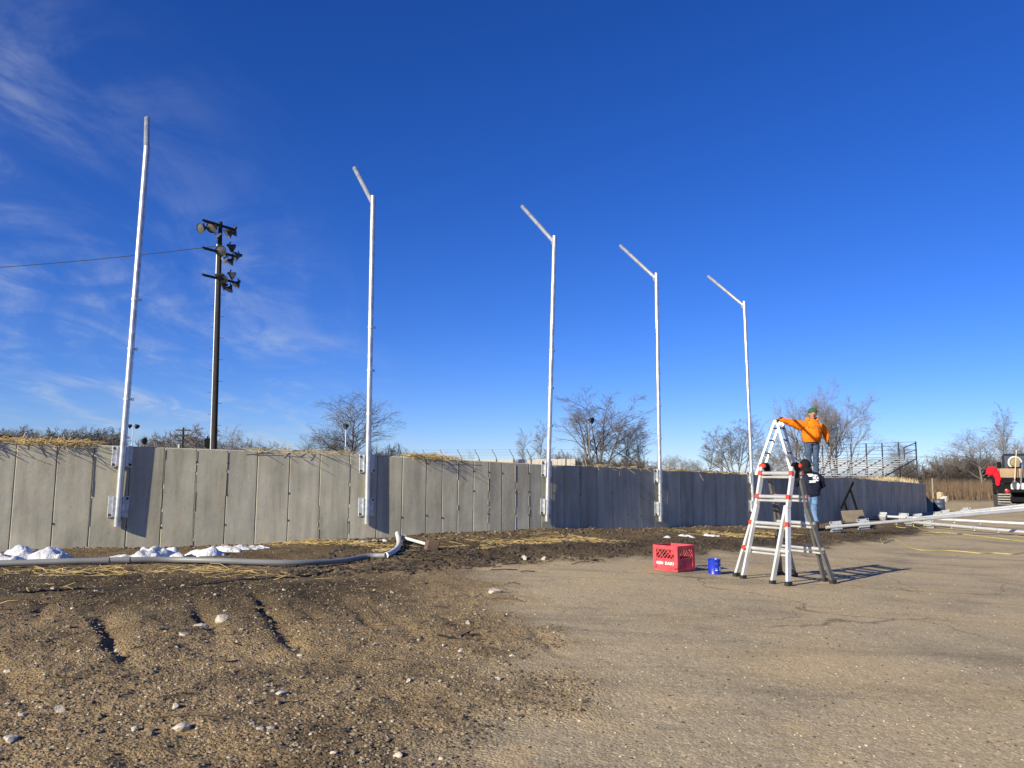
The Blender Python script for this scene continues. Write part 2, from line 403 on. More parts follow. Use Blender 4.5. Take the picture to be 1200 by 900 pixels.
def build_ground():
    ys = [1.0]
    while ys[-1] < 24: ys.append(ys[-1] + max(.006, ys[-1] * .0052))
    g = .12
    while ys[-1] < 6000: g *= 1.14; ys.append(ys[-1] + g)
    back = [1.0]; g = .05
    while back[-1] > -80: g *= 1.3; back.append(back[-1] - g)
    ys = np.array(back[:0:-1] + ys)
    us = list(np.linspace(-.80, .80, 640)); g = us[1] - us[0]; a = us[-1]
    ext = []
    while a < 9: g *= 1.22; a += g; ext.append(a)
    us = np.array([-e for e in ext[::-1]] + us + ext)
    wd_ = np.where(ys > 1, ys, 1 + (1 - ys) * .6)
    X = us[None, :] * wd_[:, None]; Y = np.repeat(ys[:, None], len(us), 1)
    z, dm, wd = ground(X, Y)
    nx, ny = len(us), len(ys)
    V = np.stack([X, Y, z], -1).reshape(-1, 3)
    i = np.arange((ny - 1) * nx).reshape(ny - 1, nx)[:, :-1].ravel()
    Fc = np.stack([i, i + 1, i + nx + 1, i + nx], 1)
    o = np_mesh('ground', V, Fc, ground_material(), smooth=True); o['kind'] = 'structure'
    me = o.data
    def setattr_(nm, arr):
        a = me.attributes.new(nm, 'FLOAT', 'POINT'); a.data.foreach_set('value', np.ascontiguousarray(arr, np.float32).ravel())
    # moist soil: a strip along the wall and the dug-over slope below the pipe
    wet = np.maximum(np.exp(-((wd - 1.9) / 1.5) ** 2) * sstep(X, -2.6, -.6) * .95, sstep(wd, 3.6, 1.6) * .55)
    wet = np.maximum(wet, np.exp(-((Y - 6.5) / 1.4) ** 2) * sstep(X, -.2, -1.6) * .85)
    wet = np.maximum(wet, .30 * np.clip(fbm(X * .7 + 4, Y * .9, 3) * 1.6, 0, 1))
    setattr_('dirt', dm); setattr_('wet', wet)
    R_ = np.hypot(X, Y); setattr_('far', np.maximum(sstep(R_ + 6 * fbm(X * .06, Y * .06, 2), 52, 60), (wd < -.3) * (X < .535 * Y) * 1.0))
    return o
build_ground()

# ------------------------------------------------------------------ materials
def concrete_material(name, base, seed):
    m = bpy.data.materials.new(name); m.use_nodes = True; t = m.node_tree; p = t.nodes['Principled BSDF']
    N = t.nodes.new; co = N('ShaderNodeTexCoord').outputs['Object']
    def noise(sc, st=(1, 1, 1), det=7, ro=.62):
        mp = N('ShaderNodeMapping'); mp.inputs['Scale'].default_value = st; mp.inputs['Location'].default_value = (seed, seed * 2, seed * 3); t.links.new(co, mp.inputs[0])
        n = N('ShaderNodeTexNoise'); n.inputs['Scale'].default_value = sc; n.inputs['Detail'].default_value = det; n.inputs['Roughness'].default_value = ro
        t.links.new(mp.outputs[0], n.inputs['Vector']); return n.outputs[0]
    def rmp(x, stops):
        r = N('ShaderNodeValToRGB'); e = r.color_ramp.elements
        while len(e) < len(stops): e.new(.5)
        for el, (pos, c) in zip(e, stops): el.position = pos; el.color = (*c, 1)
        t.links.new(x, r.inputs[0]); return r.outputs[0]
    def mul(a, b):
        n = N('ShaderNodeMix'); n.data_type = 'RGBA'; n.blend_type = 'MULTIPLY'; n.inputs[0].default_value = 1; t.links.new(a, n.inputs[6]); t.links.new(b, n.inputs[7]); return n.outputs[2]
    g = lambda v: (v, v, v)
    c = rmp(noise(1.3), [(.3, tuple(x * .78 for x in base)), (.7, tuple(x * 1.12 for x in base))])
    c = mul(c, rmp(noise(2.2, (3.0, 3.0, .35)), [(.3, g(.70)), (.6, g(1.03))]))       # run-down streaks
    c = mul(c, rmp(noise(34, det=4), [(.3, g(.95)), (.7, g(1.03))]))
    v = N('ShaderNodeTexVoronoi'); v.inputs['Scale'].default_value = 15; t.links.new(co, v.inputs['Vector'])
    hole = rmp(v.outputs['Distance'], [(.0, g(.3)), (.07, g(.45)), (.11, g(1))])
    keep = N('ShaderNodeSeparateColor'); t.links.new(v.outputs['Color'], keep.inputs[0])
    kk = N('ShaderNodeMath'); kk.operation = 'GREATER_THAN'; t.links.new(keep.outputs[0], kk.inputs[0]); kk.inputs[1].default_value = .55
    mx = N('ShaderNodeMix'); mx.data_type = 'RGBA'; t.links.new(kk.outputs[0], mx.inputs[0]); mx.inputs[6].default_value = (1, 1, 1, 1); t.links.new(hole, mx.inputs[7])
    c = mul(c, mx.outputs[2])
    rust = rmp(noise(1.9, (2.2, 2.2, .5), 5), [(.58, (1, 1, 1)), (.78, (.93, .80, .66))])
    c = mul(c, rust)
    t.links.new(c, p.inputs['Base Color']); p.inputs['Roughness'].default_value = .9; p.inputs['Specular IOR Level'].default_value = .2
    bp = N('ShaderNodeBump'); bp.inputs['Distance'].default_value = .0028; t.links.new(noise(12), bp.inputs['Height']); t.links.new(bp.outputs[0], p.inputs['Normal'])
    return m
CONC = [concrete_material('concrete', c, k * 4 + 1) for k, c in enumerate([(.49, .465, .37), (.455, .43, .335), (.51, .48, .38), (.47, .445, .36), (.43, .405, .325)])]
JOINT = mat('joint_concrete', (.24, .22, .18), .95, var=.4, scale=9)
RUSTY = mat('rusty_steel', (.06, .035, .022), .85, var=.5, scale=30)
GALV = mat('galvanized_steel', (.50, .51, .52), .38, metal=.62, var=.22, scale=13, bump=.0008, bscale=60)
GALV_LIT = mat('sun_painted_galvanized_steel', (.58, .585, .59), .5, metal=.5, var=.12, scale=5)  # lighter copy of the pole steel, sunlight on the lying poles painted in
GALVP = mat('galvanized_plate', (.50, .53, .56), .5, metal=.55, var=.25, scale=25)
STRAW = [mat('straw', (.58, .43, .18), .8, var=.35, scale=4), mat('dry_straw', (.50, .40, .22), .85, var=.4, scale=5), mat('old_straw', (.17, .12, .065), .9, var=.4, scale=5)]
SNOW = mat('snow', (.66, .65, .63), .6, var=.28, scale=3.2, col2=(.68, .69, .71), bump=.012, bscale=35)
ROCKM = mat('pale_rock', (.40, .36, .30), .9, var=.3, scale=14, bump=.006, bscale=50)
GRAVL = mat('pale_gravel', (.36, .32, .26), .9, var=.35, scale=7)
GRAVD = mat('grey_gravel', (.15, .13, .105), .9, var=.4, scale=7)
CLOD = mat('dirt_clod', (.075, .055, .037), .95, var=.4, scale=6)
BLACK = mat('black_paint', (.006, .006, .007), .8, var=.2, spec=.1)
BLACKM = mat('black_rubber', (.02, .02, .02), .8, var=.3)

# ------------------------------------------------------------------ concrete wall
def build_wall():
    root = thing('concrete_wall', 'long grey board-formed concrete retaining wall curving along the back of the dirt lot', 'wall')
    core = MB(); s = .2; pans = []
    S1, S2 = wall_arc_px(482), wall_arc_px(648); rng = random.Random(4)
    ang_end = ARC[-1]
    while s < ang_end - .1:
        wdt = .405 if s < S1 else (.262 if s < S2 else .405)
        wdt *= rng.uniform(.93, 1.07); e = min(s + wdt, ang_end)
        if ang_end - e < .2: e = ang_end
        pans.append((s, e)); s = e
    TH = .2; gap = .0026
    prev_top = None
    for k, (a, b) in enumerate(pans):
        A, _ = wall_at(a); B, _ = wall_at(b); d = (B - A); d.z = 0; L = d.length; d = d / L
        n = Vector((d.y, -d.x, 0))                       # towards the camera side
        out = rng.uniform(-.0015, .002)
        zt = (A.z + B.z) / 2; dz = (B.z - A.z) / 2
        z0 = min(gz(A.x, A.y), gz(B.x, B.y)) - .25
        g2 = gap * rng.uniform(.5, 1.2)
        mb = MB(); ch = .008
        def P(u, off, z): q = A + d * u + n * off; return (q.x, q.y, z)
        h = lambda u: A.z + (B.z - A.z) * (u / L) + rng.uniform(-.0015, .0015)
        # front outline with chamfered vertical edges, open towards the core
        us = [g2, g2 + ch, L - g2 - ch, L - g2]; of = [out - ch, out, out, out - ch]
        hh = [h(u) for u in us]
        vs = [P(u, o, z0) for u, o in zip(us, of)] + [P(u, o, z) for u, o, z in zip(us, of, [hh[0] - .004, hh[1] - .012, hh[2] - .012, hh[3] - .004])]
        vs += [P(us[0], -TH, z0), P(us[3], -TH, z0), P(us[0], -TH, hh[0]), P(us[3], -TH, hh[3]), P(us[0], out - .014, hh[0]), P(us[3], out - .014, hh[3])]
        fs = [(0, 1, 5, 4), (1, 2, 6, 5), (2, 3, 7, 6), (8, 0, 4, 12, 10), (3, 9, 11, 13, 7), (9, 8, 10, 11), (4, 5, 12), (5, 6, 13, 12), (6, 7, 13), (12, 13, 11, 10)]
        mb.add(vs, fs)
        mb.build('panel', CONC[rng.randrange(5)], root)
        core.box((A + B) / 2 * 1.0 - n * (TH / 2 + .012) + Vector((0, 0, (z0 - zt - .03) / 2 )), (L + .02, TH - .04, zt - .03 - z0), Matrix.Rotation(math.atan2(d.y, d.x), 3, 'Z'))
    core.build('joint_filler', JOINT, root)
    # broken form ties and mortar fins along the joints
    tie = MB(); fin = MB()
    for (a, b) in pans:
        A, an = wall_at(a); n = Vector((math.sin(an), -math.cos(an), 0)); g = gz(A.x, A.y)
        for t in (.22, .55, .86):
            z = g + (A.z - g) * (t + rng.uniform(-.03, .03))
            if rng.random() < .4: tie.box((A.x, A.y, z), (.012, .014, .022), Matrix.Rotation(an + rng.uniform(-.3, .3), 3, 'Z'))
        if rng.random() < .4:
            z = g; 
            while z < A.z - .08:
                hgt = rng.uniform(.06, .35); top = min(z + hgt, A.z - .03)
                if rng.random() < .7:
                    w_ = rng.uniform(.002, .005); o = rng.uniform(.003, .008); sh = rng.uniform(-.008, .008)
                    dv = Vector((math.cos(an), math.sin(an), 0)); c0 = A + dv * sh
                    fin.box((c0.x, c0.y, (z + top) / 2), (w_, o * 2, top - z), Matrix.Rotation(an, 3, 'Z'))
                z = top + rng.uniform(0, .05)
    f_ = fin.build('mortar_fin', CONC[0], root); f_['kind'] = 'stuff'
    t_ = tie.build('form_tie', RUSTY, root); t_['kind'] = 'stuff'
    return root
build_wall()

# earth bank held up by the wall
def build_bank():
    n = 120; rows = [0, .2, .6, 1.2, 2, 3.2, 5, 8, 12, 18, 26, 36, 48, 62]
    V = []; ss = np.linspace(0, ARC[-1], n)
    for j, r in enumerate(rows):
        for s in ss:
            p, an = wall_at(s); f = s / ARC[-1]
            dr = Vector((-.55, .84)) * (1 - f) + Vector((.452, .892)) * f; dr.normalize()
            q = Vector((p.x - math.sin(an) * .205, p.y + math.cos(an) * .205)) + dr * r
            z = p.z - .055
            if r > 30: z -= (r - 30) * .02
            z += float(.03 * fbm(np.array([q.x * .9]), np.array([q.y * .9]), 3)[0]) * min(1, r)
            V.append((q.x, q.y, z))
    i = np.array([[j * n + k, j * n + k + 1, (j + 1) * n + k + 1, (j + 1) * n + k] for j in range(len(rows) - 1) for k in range(n - 1)])
    # right hand side slope down to the lot
    base = len(V); m = len(rows)
    for j in range(m):
        x, y, z = V[j * n + n - 1]; V.append((x + .05, y + .9, -.6))
    extra = np.array([[j * n + n - 1, base + j, base + j + 1, (j + 1) * n + n - 1] for j in range(m - 1)])
    o = np_mesh('earth_bank', V, np.concatenate([i, extra]), mat('bank_soil', (.16, .125, .075), .95, var=.4, scale=1.3, bump=.05, bscale=9, col2=(.26, .205, .12)), smooth=True)
    o['kind'] = 'structure'
build_bank()

# ------------------------------------------------------------------ fence poles
R_P = .039
def pole_parts(root, L=4.9, arm=True, GALV=GALV):
    """pole along local +Z from the local origin; the wall lies towards local +Y"""
    t = MB(); t.tube([(0, 0, 0), (0, 0, L - .012), (0, 0, L)], [R_P, R_P, R_P * .9], 20)
    pole = t.build('tube', GALV, root, True)
    for k, z in enumerate((.24, .86)):
        b = MB()
        hz = .27
        for sx_ in (-1, 1):
            x = sx_ * .088
            b.box((x, STAND - .008, z), (.056, .012, hz), None, .003)             # flange on the wall
            b.box((sx_ * .058, STAND - .032, z), (.010, .060, hz * .94), None, .002)   # cheek plate beside the tube
            b.box((sx_ * .052, -.012, z), (.030, .010, hz * .9), None, .002)
        br = b.build('bracket', GALVP, root)
        bo = MB()
        for sx_ in (-1, 1):
            for sz in (-1, 1):
                if (k + sx_ + sz) % 3: bo.lathe([(0, .017), (.014, .017), (.014, 0)], (sx_ * .094, STAND - .014, z + sz * .10), (0, -1, 0), 6)
        bo.build('bolt', RUSTY, br)['kind'] = 'stuff'
    for z in (1.58, 2.22, 2.86):
        e = MB()
        e.lathe([(0, .009), (.03, .009), (.03, 0)], (R_P - .01, 0, z), (1, 0, 0), 8)
        ring = [(R_P + .026 + .012 * math.cos(a), 0, z + .015 * math.sin(a)) for a in [2 * math.pi * i / 10 for i in range(11)]]
        e.tube(ring, .005, 5, False)
        e.tube([(0, 0, z - .018), (0, 0, z + .018)], R_P + .004, 14)
        e.build('cable_eye', GALVP, root)
    if arm:
        a = MB(); up = math.tan(rad(37))
        dy, dz = math.cos(rad(44)), math.sin(rad(44)); L2 = 1.235
        a.tube([(0, .02, L - .10), (0, .02 + dy * L2, L - .10 + dz * L2), (0, .02 + dy * (L2 + .01), L - .10 + dz * (L2 + .01))], [R_P * .92, R_P * .92, R_P * .75], 16)
        a.build('arm', GALV, root, True)
        g = MB(); g.add([(-.006, .03, L - .20), (-.006, .04, L - .05), (-.006, .13, L + .005), (.006, .03, L - .20), (.006, .04, L - .05), (.006, .13, L + .005)],
                        [(0, 2, 1), (3, 4, 5), (0, 1, 4, 3), (1, 2, 5, 4), (2, 0, 3, 5)])
        g.build('gusset', GALV, root)
PL = [4.9, 4.87, 4.86, 4.85, 4.85]
PLAB = ['galvanized fence pole in front of the snow mounds, arm seen almost end-on',
        'galvanized fence pole standing just behind the bend of the grey pipe',
        'galvanized fence pole where the sunlit part of the wall turns into shade',
        'galvanized fence pole rising behind the red crate in front of the shaded wall',
        'galvanized fence pole between the stepladder legs and the red crate, farthest of the standing poles']
LEAN = [.9, -.45, 1.55, 0, -.7]
for i, p in enumerate(POLE):
    t = thing('fence_pole', PLAB[i], 'pole', p, NRM[i], 'leaning-arm poles bolted to the wall')
    t.rotation_euler = (0, 0, 0)
    t.rotation_mode = 'QUATERNION'
    t.rotation_quaternion = Quaternion((0, 1, 0), rad(LEAN[i])) @ Quaternion((0, 0, 1), NRM[i])
    pole_parts(t, L=PL[i])

# spare poles lying at the right
def lying(label, a, b, roll=0.0, L=4.87, arm=True):
    a, b = Vector(a), Vector(b); t = thing('fence_pole', label, 'pole', a, 0, 'spare poles lying on the lot')
    z = (b - a).normalized(); y = Vector((0, 0, 1)).cross(z).normalized(); x = y.cross(z)
    t.rotation_mode = 'QUATERNION'; t.rotation_quaternion = Matrix((x, y, z)).transposed().to_quaternion() @ Quaternion((0, 0, 1), roll)
    pole_parts(t, L=L, arm=arm, GALV=GALV_LIT)
def g_at(px, py, d, lift): 
    p = at(px, py, d); return Vector((p.x, p.y, gz(p.x, p.y) + lift))
def sight(px, py, z):
    """point on the line of sight at world height z"""
    p = at(px, py, 1.0); k = (z - CZ) / (p.z - CZ); return at(px, py, k)
SP = [('spare white pole lying nearest, its foot beside the man in navy', at(968, 621.5, 17.4), at(1200, 599.5, 17.4), 0),
      ('spare white pole propped up, upper one of the pair pointing at the truck', at(1098, 603.5, 22.0), at(1200, 592, 19.8), 0),
      ('spare white pole propped up, lower one of the pair pointing at the truck', at(1066, 608, 21.6), at(1200, 595, 18.8), .1),
      ('spare pole lying flat on the lot, behind the other flat one', at(1024, 608.5, 22.2), at(1200, 616, 19.0), 0),
      ('spare pole lying flat on the lot across the yellow cord side', at(1056, 610.5, 21.2), at(1200, 623.5, 17.9), 0)]
for lb, a, b, ro in SP:
    lift = max(0, gz(a.x, a.y) + .10 - a.z); a.z += lift; b.z += lift * .5; dd = (b - a).length
    lying(lb, a, b, ro, L=max(4.9, dd + .9), arm=False)

def sawhorse():
    a, b = SP[0][2] + Vector((.3, -.25, -.085)), SP[1][2] + Vector((.55, .25, -.085)); zt = a.z; za, zb_ = a.z, b.z; a.z = b.z = 0; d = (b - a).normalized(); n = Vector((d.y, -d.x, 0))
    root = thing('sawhorse', 'long timber sawhorse propping up the raised ends of the spare poles', 'sawhorse', (a.x, a.y, gz(a.x, a.y)))
    o = Vector(root.location); tm = mat('sawhorse_timber', (.34, .25, .15), .8, var=.25, scale=4)
    m = MB(); m.bar(Vector((a.x, a.y, za)) - o, Vector((b.x, b.y, zb_)) - o, .09, .05, bev=.004); m.build('beam', tm, root)
    for t in (.12, .88):
        p = a.lerp(b, t)
        for s_ in (-1, 1):
            f = p + n * s_ * .3; m = MB(); m.bar(Vector((f.x, f.y, gz(f.x, f.y))) - o, Vector((p.x, p.y, zt - .03)) + n * s_ * .03 - o, .07, .035, bev=.004); m.build('leg', tm, root)
sawhorse()

# ------------------------------------------------------------------ bare trees
BARK = {'dark': mat('dark_bark', (.085, .074, .068), .9, var=.3, scale=3), 'grey': mat('grey_bark', (.17, .152, .142), .9, var=.3, scale=3),
        'pale': mat('pale_bark', (.30, .265, .225), .9, var=.25, scale=3), 'brown': mat('brown_bark', (.115, .098, .088), .9, var=.3, scale=3)}
def tubes_np(branches, sides):
    V = []; Fc = []; k = 0
    for pts, rs in branches:
        d = pts[-1] - pts[0]; d = d / (np.linalg.norm(d) + 1e-9)
        u = np.cross(d, [0.31, .52, .79]); u /= np.linalg.norm(u); w_ = np.cross(d, u)
        an = np.arange(sides) * 2 * np.pi / sides
        ring = np.cos(an)[:, None] * u + np.sin(an)[:, None] * w_
        v = pts[:, None, :] + ring[None] * np.asarray(rs)[:, None, None]
        V.append(v.reshape(-1, 3)); m = len(pts)
        i = np.arange(m - 1)[:, None] * sides; j = np.arange(sides)[None]; jn = (j + 1) % sides
        Fc.append((np.stack([i + j, i + jn, i + sides + jn, i + sides + j], -1).reshape(-1, 4)) + k); k += m * sides
    return np.concatenate(V), np.concatenate(Fc)
def grow(seed, stems=1, trunk=.28, spread=.5, kids=(9, 7, 6, 5), levels=4, r0=.022, up=.35, ratio=.55, stem_lean=.1, rmin=.0012, ang=(28, 58)):
    rs = np.random.RandomState(seed); big = []; small = []
    def branch(p, d, L, r, lv):
        n = 6 if lv < 2 else (5 if lv == 2 else 3)
        pts = [p]; q = p.copy(); dd = d.copy()
        for i in range(n):
            dd = dd + rs.normal(0, .13 if lv else .06, 3) + np.array([0, 0, up * (.10 if lv else .02)]); dd /= np.linalg.norm(dd)
            q = q + dd * L / n; pts.append(q)
        pts = np.array(pts); rad_ = np.maximum(r * np.linspace(1, .35 if lv else .25, n + 1), rmin * (.55 if lv >= levels else (.8 if lv == levels - 1 else 1.2)))
        (big if lv < 2 else small).append((pts, rad_))
        if lv >= levels: return
        nk = kids[min(lv, len(kids) - 1)]; nk = max(2, int(nk * rs.uniform(.75, 1.25)))
        t0 = trunk if lv == 0 else .18
        for k in range(nk):
            t = t0 + (1 - t0) * ((k + rs.uniform(.2, .9)) / nk); x = t * n; i = min(int(x), n - 1)
            b = pts[i] + (pts[i + 1] - pts[i]) * (x - i); ax = pts[i + 1] - pts[i]; ax /= np.linalg.norm(ax)
            rnd = rs.normal(0, 1, 3); side = rnd - ax * rnd.dot(ax); side /= np.linalg.norm(side)
            a = math.radians(rs.uniform(*ang)) * (1.0 if lv else spread * 1.6)
            nd = ax * math.cos(a) + side * math.sin(a); nd[2] += up * .18; nd /= np.linalg.norm(nd)
            ln = L * (ratio if lv == 0 else ratio * 1.12) * (1.15 - .5 * t) * rs.uniform(.7, 1.25)
            branch(b, nd, ln, float(np.interp(x, range(n + 1), rad_)) * rs.uniform(.48, .76), lv + 1)
    for s in range(stems):
        a = rs.uniform(0, 6.28); ln = rs.uniform(.2, 1) * stem_lean
        d = np.array([math.cos(a) * ln, math.sin(a) * ln, 1.0]); d /= np.linalg.norm(d)
        b = np.array([math.cos(a), math.sin(a), 0]) * (.03 * (stems > 1)); b[2] = 0
        branch(b, d, rs.uniform(.75, 1) if stems > 1 else .8, r0 * rs.uniform(.7, 1), 0)
    allp = np.concatenate([x[0] for x in big + small]); h = allp[:, 2].max(); wx = np.percentile(np.abs(allp[:, :2]), 95)
    def norm(br): return [(x[0] * np.array([.5 / wx, .5 / wx, 1 / h]), x[1] / h) for x in br]
    return norm(big), norm(small)
VAR = {}
def variant(key, bark, **kw):
    b, s = grow(**kw); V, F_ = tubes_np(b, 6); V2, F2 = tubes_np(s, 3)
    o1 = np_mesh('trunk', V, F_, BARK[bark], smooth=True); o2 = np_mesh('crown', V2, F2, BARK[bark])
    VAR[key] = (o1.data, o2.data, bark); bpy.data.objects.remove(o1); bpy.data.objects.remove(o2)
variant('broad', 'dark', seed=3, stems=1, trunk=.22, spread=.58, kids=(13, 8, 7, 4), r0=.030, ratio=.56)
variant('multi', 'brown', seed=11, stems=5, trunk=.3, spread=.5, kids=(9, 7, 6, 4), r0=.020, stem_lean=.32, ratio=.45)
variant('slim', 'grey', seed=8, stems=1, trunk=.3, spread=.38, kids=(16, 7, 6, 4), r0=.018, ratio=.36, up=.5)
variant('fan', 'pale', seed=21, stems=4, trunk=.3, spread=.4, kids=(10, 7, 6, 4), r0=.020, stem_lean=.45, ratio=.5, up=.5)
if False: variant('vase', 'grey', seed=31, stems=6, trunk=.25, spread=.42, kids=(8, 7, 6, 5), r0=.016, stem_lean=.5, ratio=.42, up=.3)
variant('round', 'dark', seed=41, stems=1, trunk=.2, spread=.7, kids=(11, 9, 8, 5), r0=.024, ratio=.62, up=.25)
variant('bush', 'brown', seed=51, stems=16, trunk=.1, spread=.5, kids=(8, 7, 6), levels=3, r0=.012, stem_lean=.9, ratio=.5, rmin=.0042)
variant('sapling', 'grey', seed=61, stems=2, trunk=.2, spread=.4, kids=(9, 5, 4), levels=3, r0=.011, stem_lean=.2, ratio=.4, rmin=.0018)
variant('far_broad', 'dark', seed=71, stems=2, trunk=.2, spread=.62, kids=(11, 8, 7), levels=3, r0=.024, ratio=.5, rmin=.006)
variant('far_round', 'dark', seed=72, stems=3, trunk=.15, spread=.7, kids=(9, 8, 7), levels=3, r0=.02, ratio=.5, up=.25, rmin=.0066, stem_lean=.3)
BARK2 = {}
def tree(kind, px, top, width, d, label, cat='tree', base=-.25, bark=None, rot=None, group=None):
    p = at(px, 557, d); h = at(px, top, d).z - base; wd_ = width / FPX * d
    t = thing('bare_tree' if cat == 'tree' else 'bare_shrub', label, cat, (p.x, p.y, base), (px * 1.7) % 6.28 if rot is None else rot, group)
    t.scale = (wd_, wd_, h)
    a, b, bk = VAR[kind]
    if bark and bark != bk:
        key = (kind, bark)
        if key not in BARK2:
            a2, b2 = a.copy(), b.copy(); a2.materials[0] = BARK[bark]; b2.materials[0] = BARK[bark]; BARK2[key] = (a2, b2)
        a, b = BARK2[key]
    link_mesh('trunk', a, t); link_mesh('crown', b, t)
G1 = 'bare trees in the far line beyond the wall'
ORD = ['first', 'second', 'third', 'fourth', 'fifth', 'sixth', 'seventh', 'eighth', 'ninth', 'tenth', 'eleventh', 'twelfth', 'thirteenth', 'fourteenth', 'fifteenth', 'sixteenth']
for k, (px, top, wd_, kd) in enumerate([(-12, 500, 34, 'far_round'), (4, 501, 30, 'far_broad'), (19, 496, 38, 'far_broad'), (37, 501, 30, 'far_broad'), (51, 499, 34, 'far_round'), (66, 502, 30, 'far_broad'), (82, 503, 40, 'far_round'), (97, 500, 36, 'far_broad'), (112, 497, 32, 'far_broad'), (125, 499, 34, 'far_round'), (137, 502, 26, 'far_broad')]):
    tree(kd, px, top, wd_, 135 + (k * 37) % 30, 'distant dark bare tree over the straw, %s in the row counted towards the first pole' % ORD[k], group=G1, bark='dark' if kd == 'far_round' else 'brown')
G2 = 'bare trees around the lighting mast'
for k, (px, top, wd_, kd) in enumerate([(174, 506, 26, 'far_broad'), (188, 504, 28, 'far_broad'), (201, 504, 26, 'far_round'), (222, 494, 38, 'far_broad'), (236, 500, 30, 'far_broad'), (268, 500, 30, 'sapling'), (276, 496, 30, 'slim'), (284, 504, 22, 'sapling')]):
    tree(kd, px, top, wd_, 110 + (k * 23) % 25, 'small grey bare tree near the lighting mast, %s one counted from the first pole' % ORD[k], group=G2, bark='grey')
for k, (px, top) in enumerate([(298, 512), (306, 510), (322, 517), (330, 519), (472, 520), (482, 524), (548, 526)]):
    tree('sapling', px, top, 16, 105, 'thin low sapling just above the wall top, %s of them counted from the lighting mast' % ORD[k], group='saplings above the wall')
for k in range(15):
    px = -14 + k * 10.6
    tree(('far_broad', 'far_round', 'far_broad')[k % 3], px, 503 + 3.5 * math.sin(k * 2.1), 26, 200 + (k * 29) % 40, 'hazy bare tree over the straw, back row, %s towards the first pole' % ORD[k], group='back row of the far treeline', bark='grey' if k % 2 else 'brown')
for k in range(12):
    px = 172 + k * 12.5
    tree(('far_round', 'far_broad')[k % 2], px, 510 + 3 * math.sin(k * 1.7) + k * .55, 24, 190 + (k * 29) % 40, 'hazy low tree far behind the mast, %s from the first pole' % ORD[k], group='far low trees behind the mast', bark='grey')
tree('broad', 412, 454, 90, 82, 'tall dark spreading bare tree behind the second pole', bark='dark', rot=.6)
tree('round', 370, 497, 56, 80, 'low wide bare tree at the foot of the tall dark one', bark='dark', rot=2.0)
tree('multi', 400, 500, 50, 84, 'tangled multi-stemmed thicket at the foot of the tall dark tree', cat='shrub', bark='brown')
tree('bush', 452, 516, 34, 84, 'low scrub beside the tall dark tree', cat='shrub')
tree('slim', 610, 500, 26, 120, 'faint thin bare tree beyond the barbed fence, the smaller one', bark='grey')
tree('slim', 631, 490, 30, 115, 'faint thin bare tree beyond the barbed fence, close to the third pole', bark='grey', rot=1.2)
tree('multi', 702, 453, 104, 75, 'large multi-stemmed bare tree between the third and fourth poles', rot=.4)
tree('broad', 735, 487, 60, 78, 'medium bare tree leaning over beside the large multi-stemmed one', bark='brown', rot=1.9)
tree('slim', 752, 486, 36, 79, 'thin bare tree just before the fourth pole', bark='brown')
for k, (px, top, wd_) in enumerate([(652, 527, 26), (668, 524, 30), (684, 528, 26), (700, 530, 30), (716, 532, 26), (730, 530, 30), (744, 530, 26), (760, 534, 28)]):
    tree('bush', px, top + 2, wd_, 72, 'reddish brown brush between the third and fourth poles, %s bush from the third' % ORD[k], cat='shrub', group='brush under the large bare tree', bark='brown' if k % 2 else 'dark')
for k, (px, top, wd_) in enumerate([(785, 531, 22), (797, 530, 20), (808, 536, 26), (820, 536, 20)]):
    tree('round' if k % 2 else 'broad', px, top, wd_, 105, 'small grey bare tree, %s in the low line past the fourth pole' % ORD[k], group='low trees past the fourth pole', bark='grey')
tree('slim', 830, 505, 40, 85, 'slender bare tree, shorter of the two before the fifth pole', bark='brown', rot=.9)
tree('slim', 846, 510, 30, 88, 'thin bare tree tucked between two taller ones before the fifth pole', bark='brown', rot=2.4)
tree('multi', 866, 484, 62, 80, 'bare tree directly behind the fifth pole', bark='brown', rot=1.1)
tree('fan', 950, 438, 90, 62, 'tall pale bare tree behind the man in orange', bark='grey', rot=.3)
tree('fan', 985, 446, 70, 60, 'tall pale many-stemmed bare tree above the bleachers', bark='grey', rot=2.2)
tree('multi', 925, 500, 56, 64, 'thin tangle of pale stems behind the ladder top', cat='shrub', bark='grey')
tree('multi', 900, 520, 40, 70, 'low brown brush behind the ladder', cat='shrub', bark='brown')
tree('round', 1055, 512, 38, 95, 'small bare tree seen through the bleacher railing', bark='brown')
tree('bush', 1066, 535, 30, 90, 'low brush at the open end of the bleachers', cat='shrub')
tree('broad', 1150, 498, 84, 62, 'grey dome-shaped bare tree left of the truck', bark='grey', rot=2.2)
tree('slim', 1174, 470, 30, 72, 'tall thin bare tree above the truck', bark='grey', rot=.5)
tree('slim', 1182, 478, 26, 74, 'tall thin bare tree, second one above the truck', bark='grey', rot=2.5)
tree('fan', 1205, 505, 40, 70, 'bare tree cut off at the picture edge behind the truck', bark='grey')
tree('slim', 1090, 540, 20, 85, 'small bare tree over the wall end', bark='brown')
for k, (px, top, wd_, d) in enumerate([(1084, 556, 24, 70), (1094, 549, 24, 66), (1104, 540, 30, 72), (1116, 548, 30, 68), (1126, 538, 34, 74), (1138, 536, 40, 70), (1150, 541, 40, 68), (1162, 545, 36, 66), (1176, 545, 40, 69), (1192, 545, 40, 70), (1108, 556, 26, 63), (1122, 556, 30, 62), (1136, 554, 30, 63), (1150, 556, 30, 62), (1164, 556, 30, 63)][:10]):
    tree('bush', px, top - 9, wd_ * 1.15, d, 'dense dark winter bush behind the dry reeds, %s from the wall end' % ORD[k], cat='shrub', group='brush behind the dry reeds', bark=('dark', 'brown', 'brown')[k % 3], base=-.35)

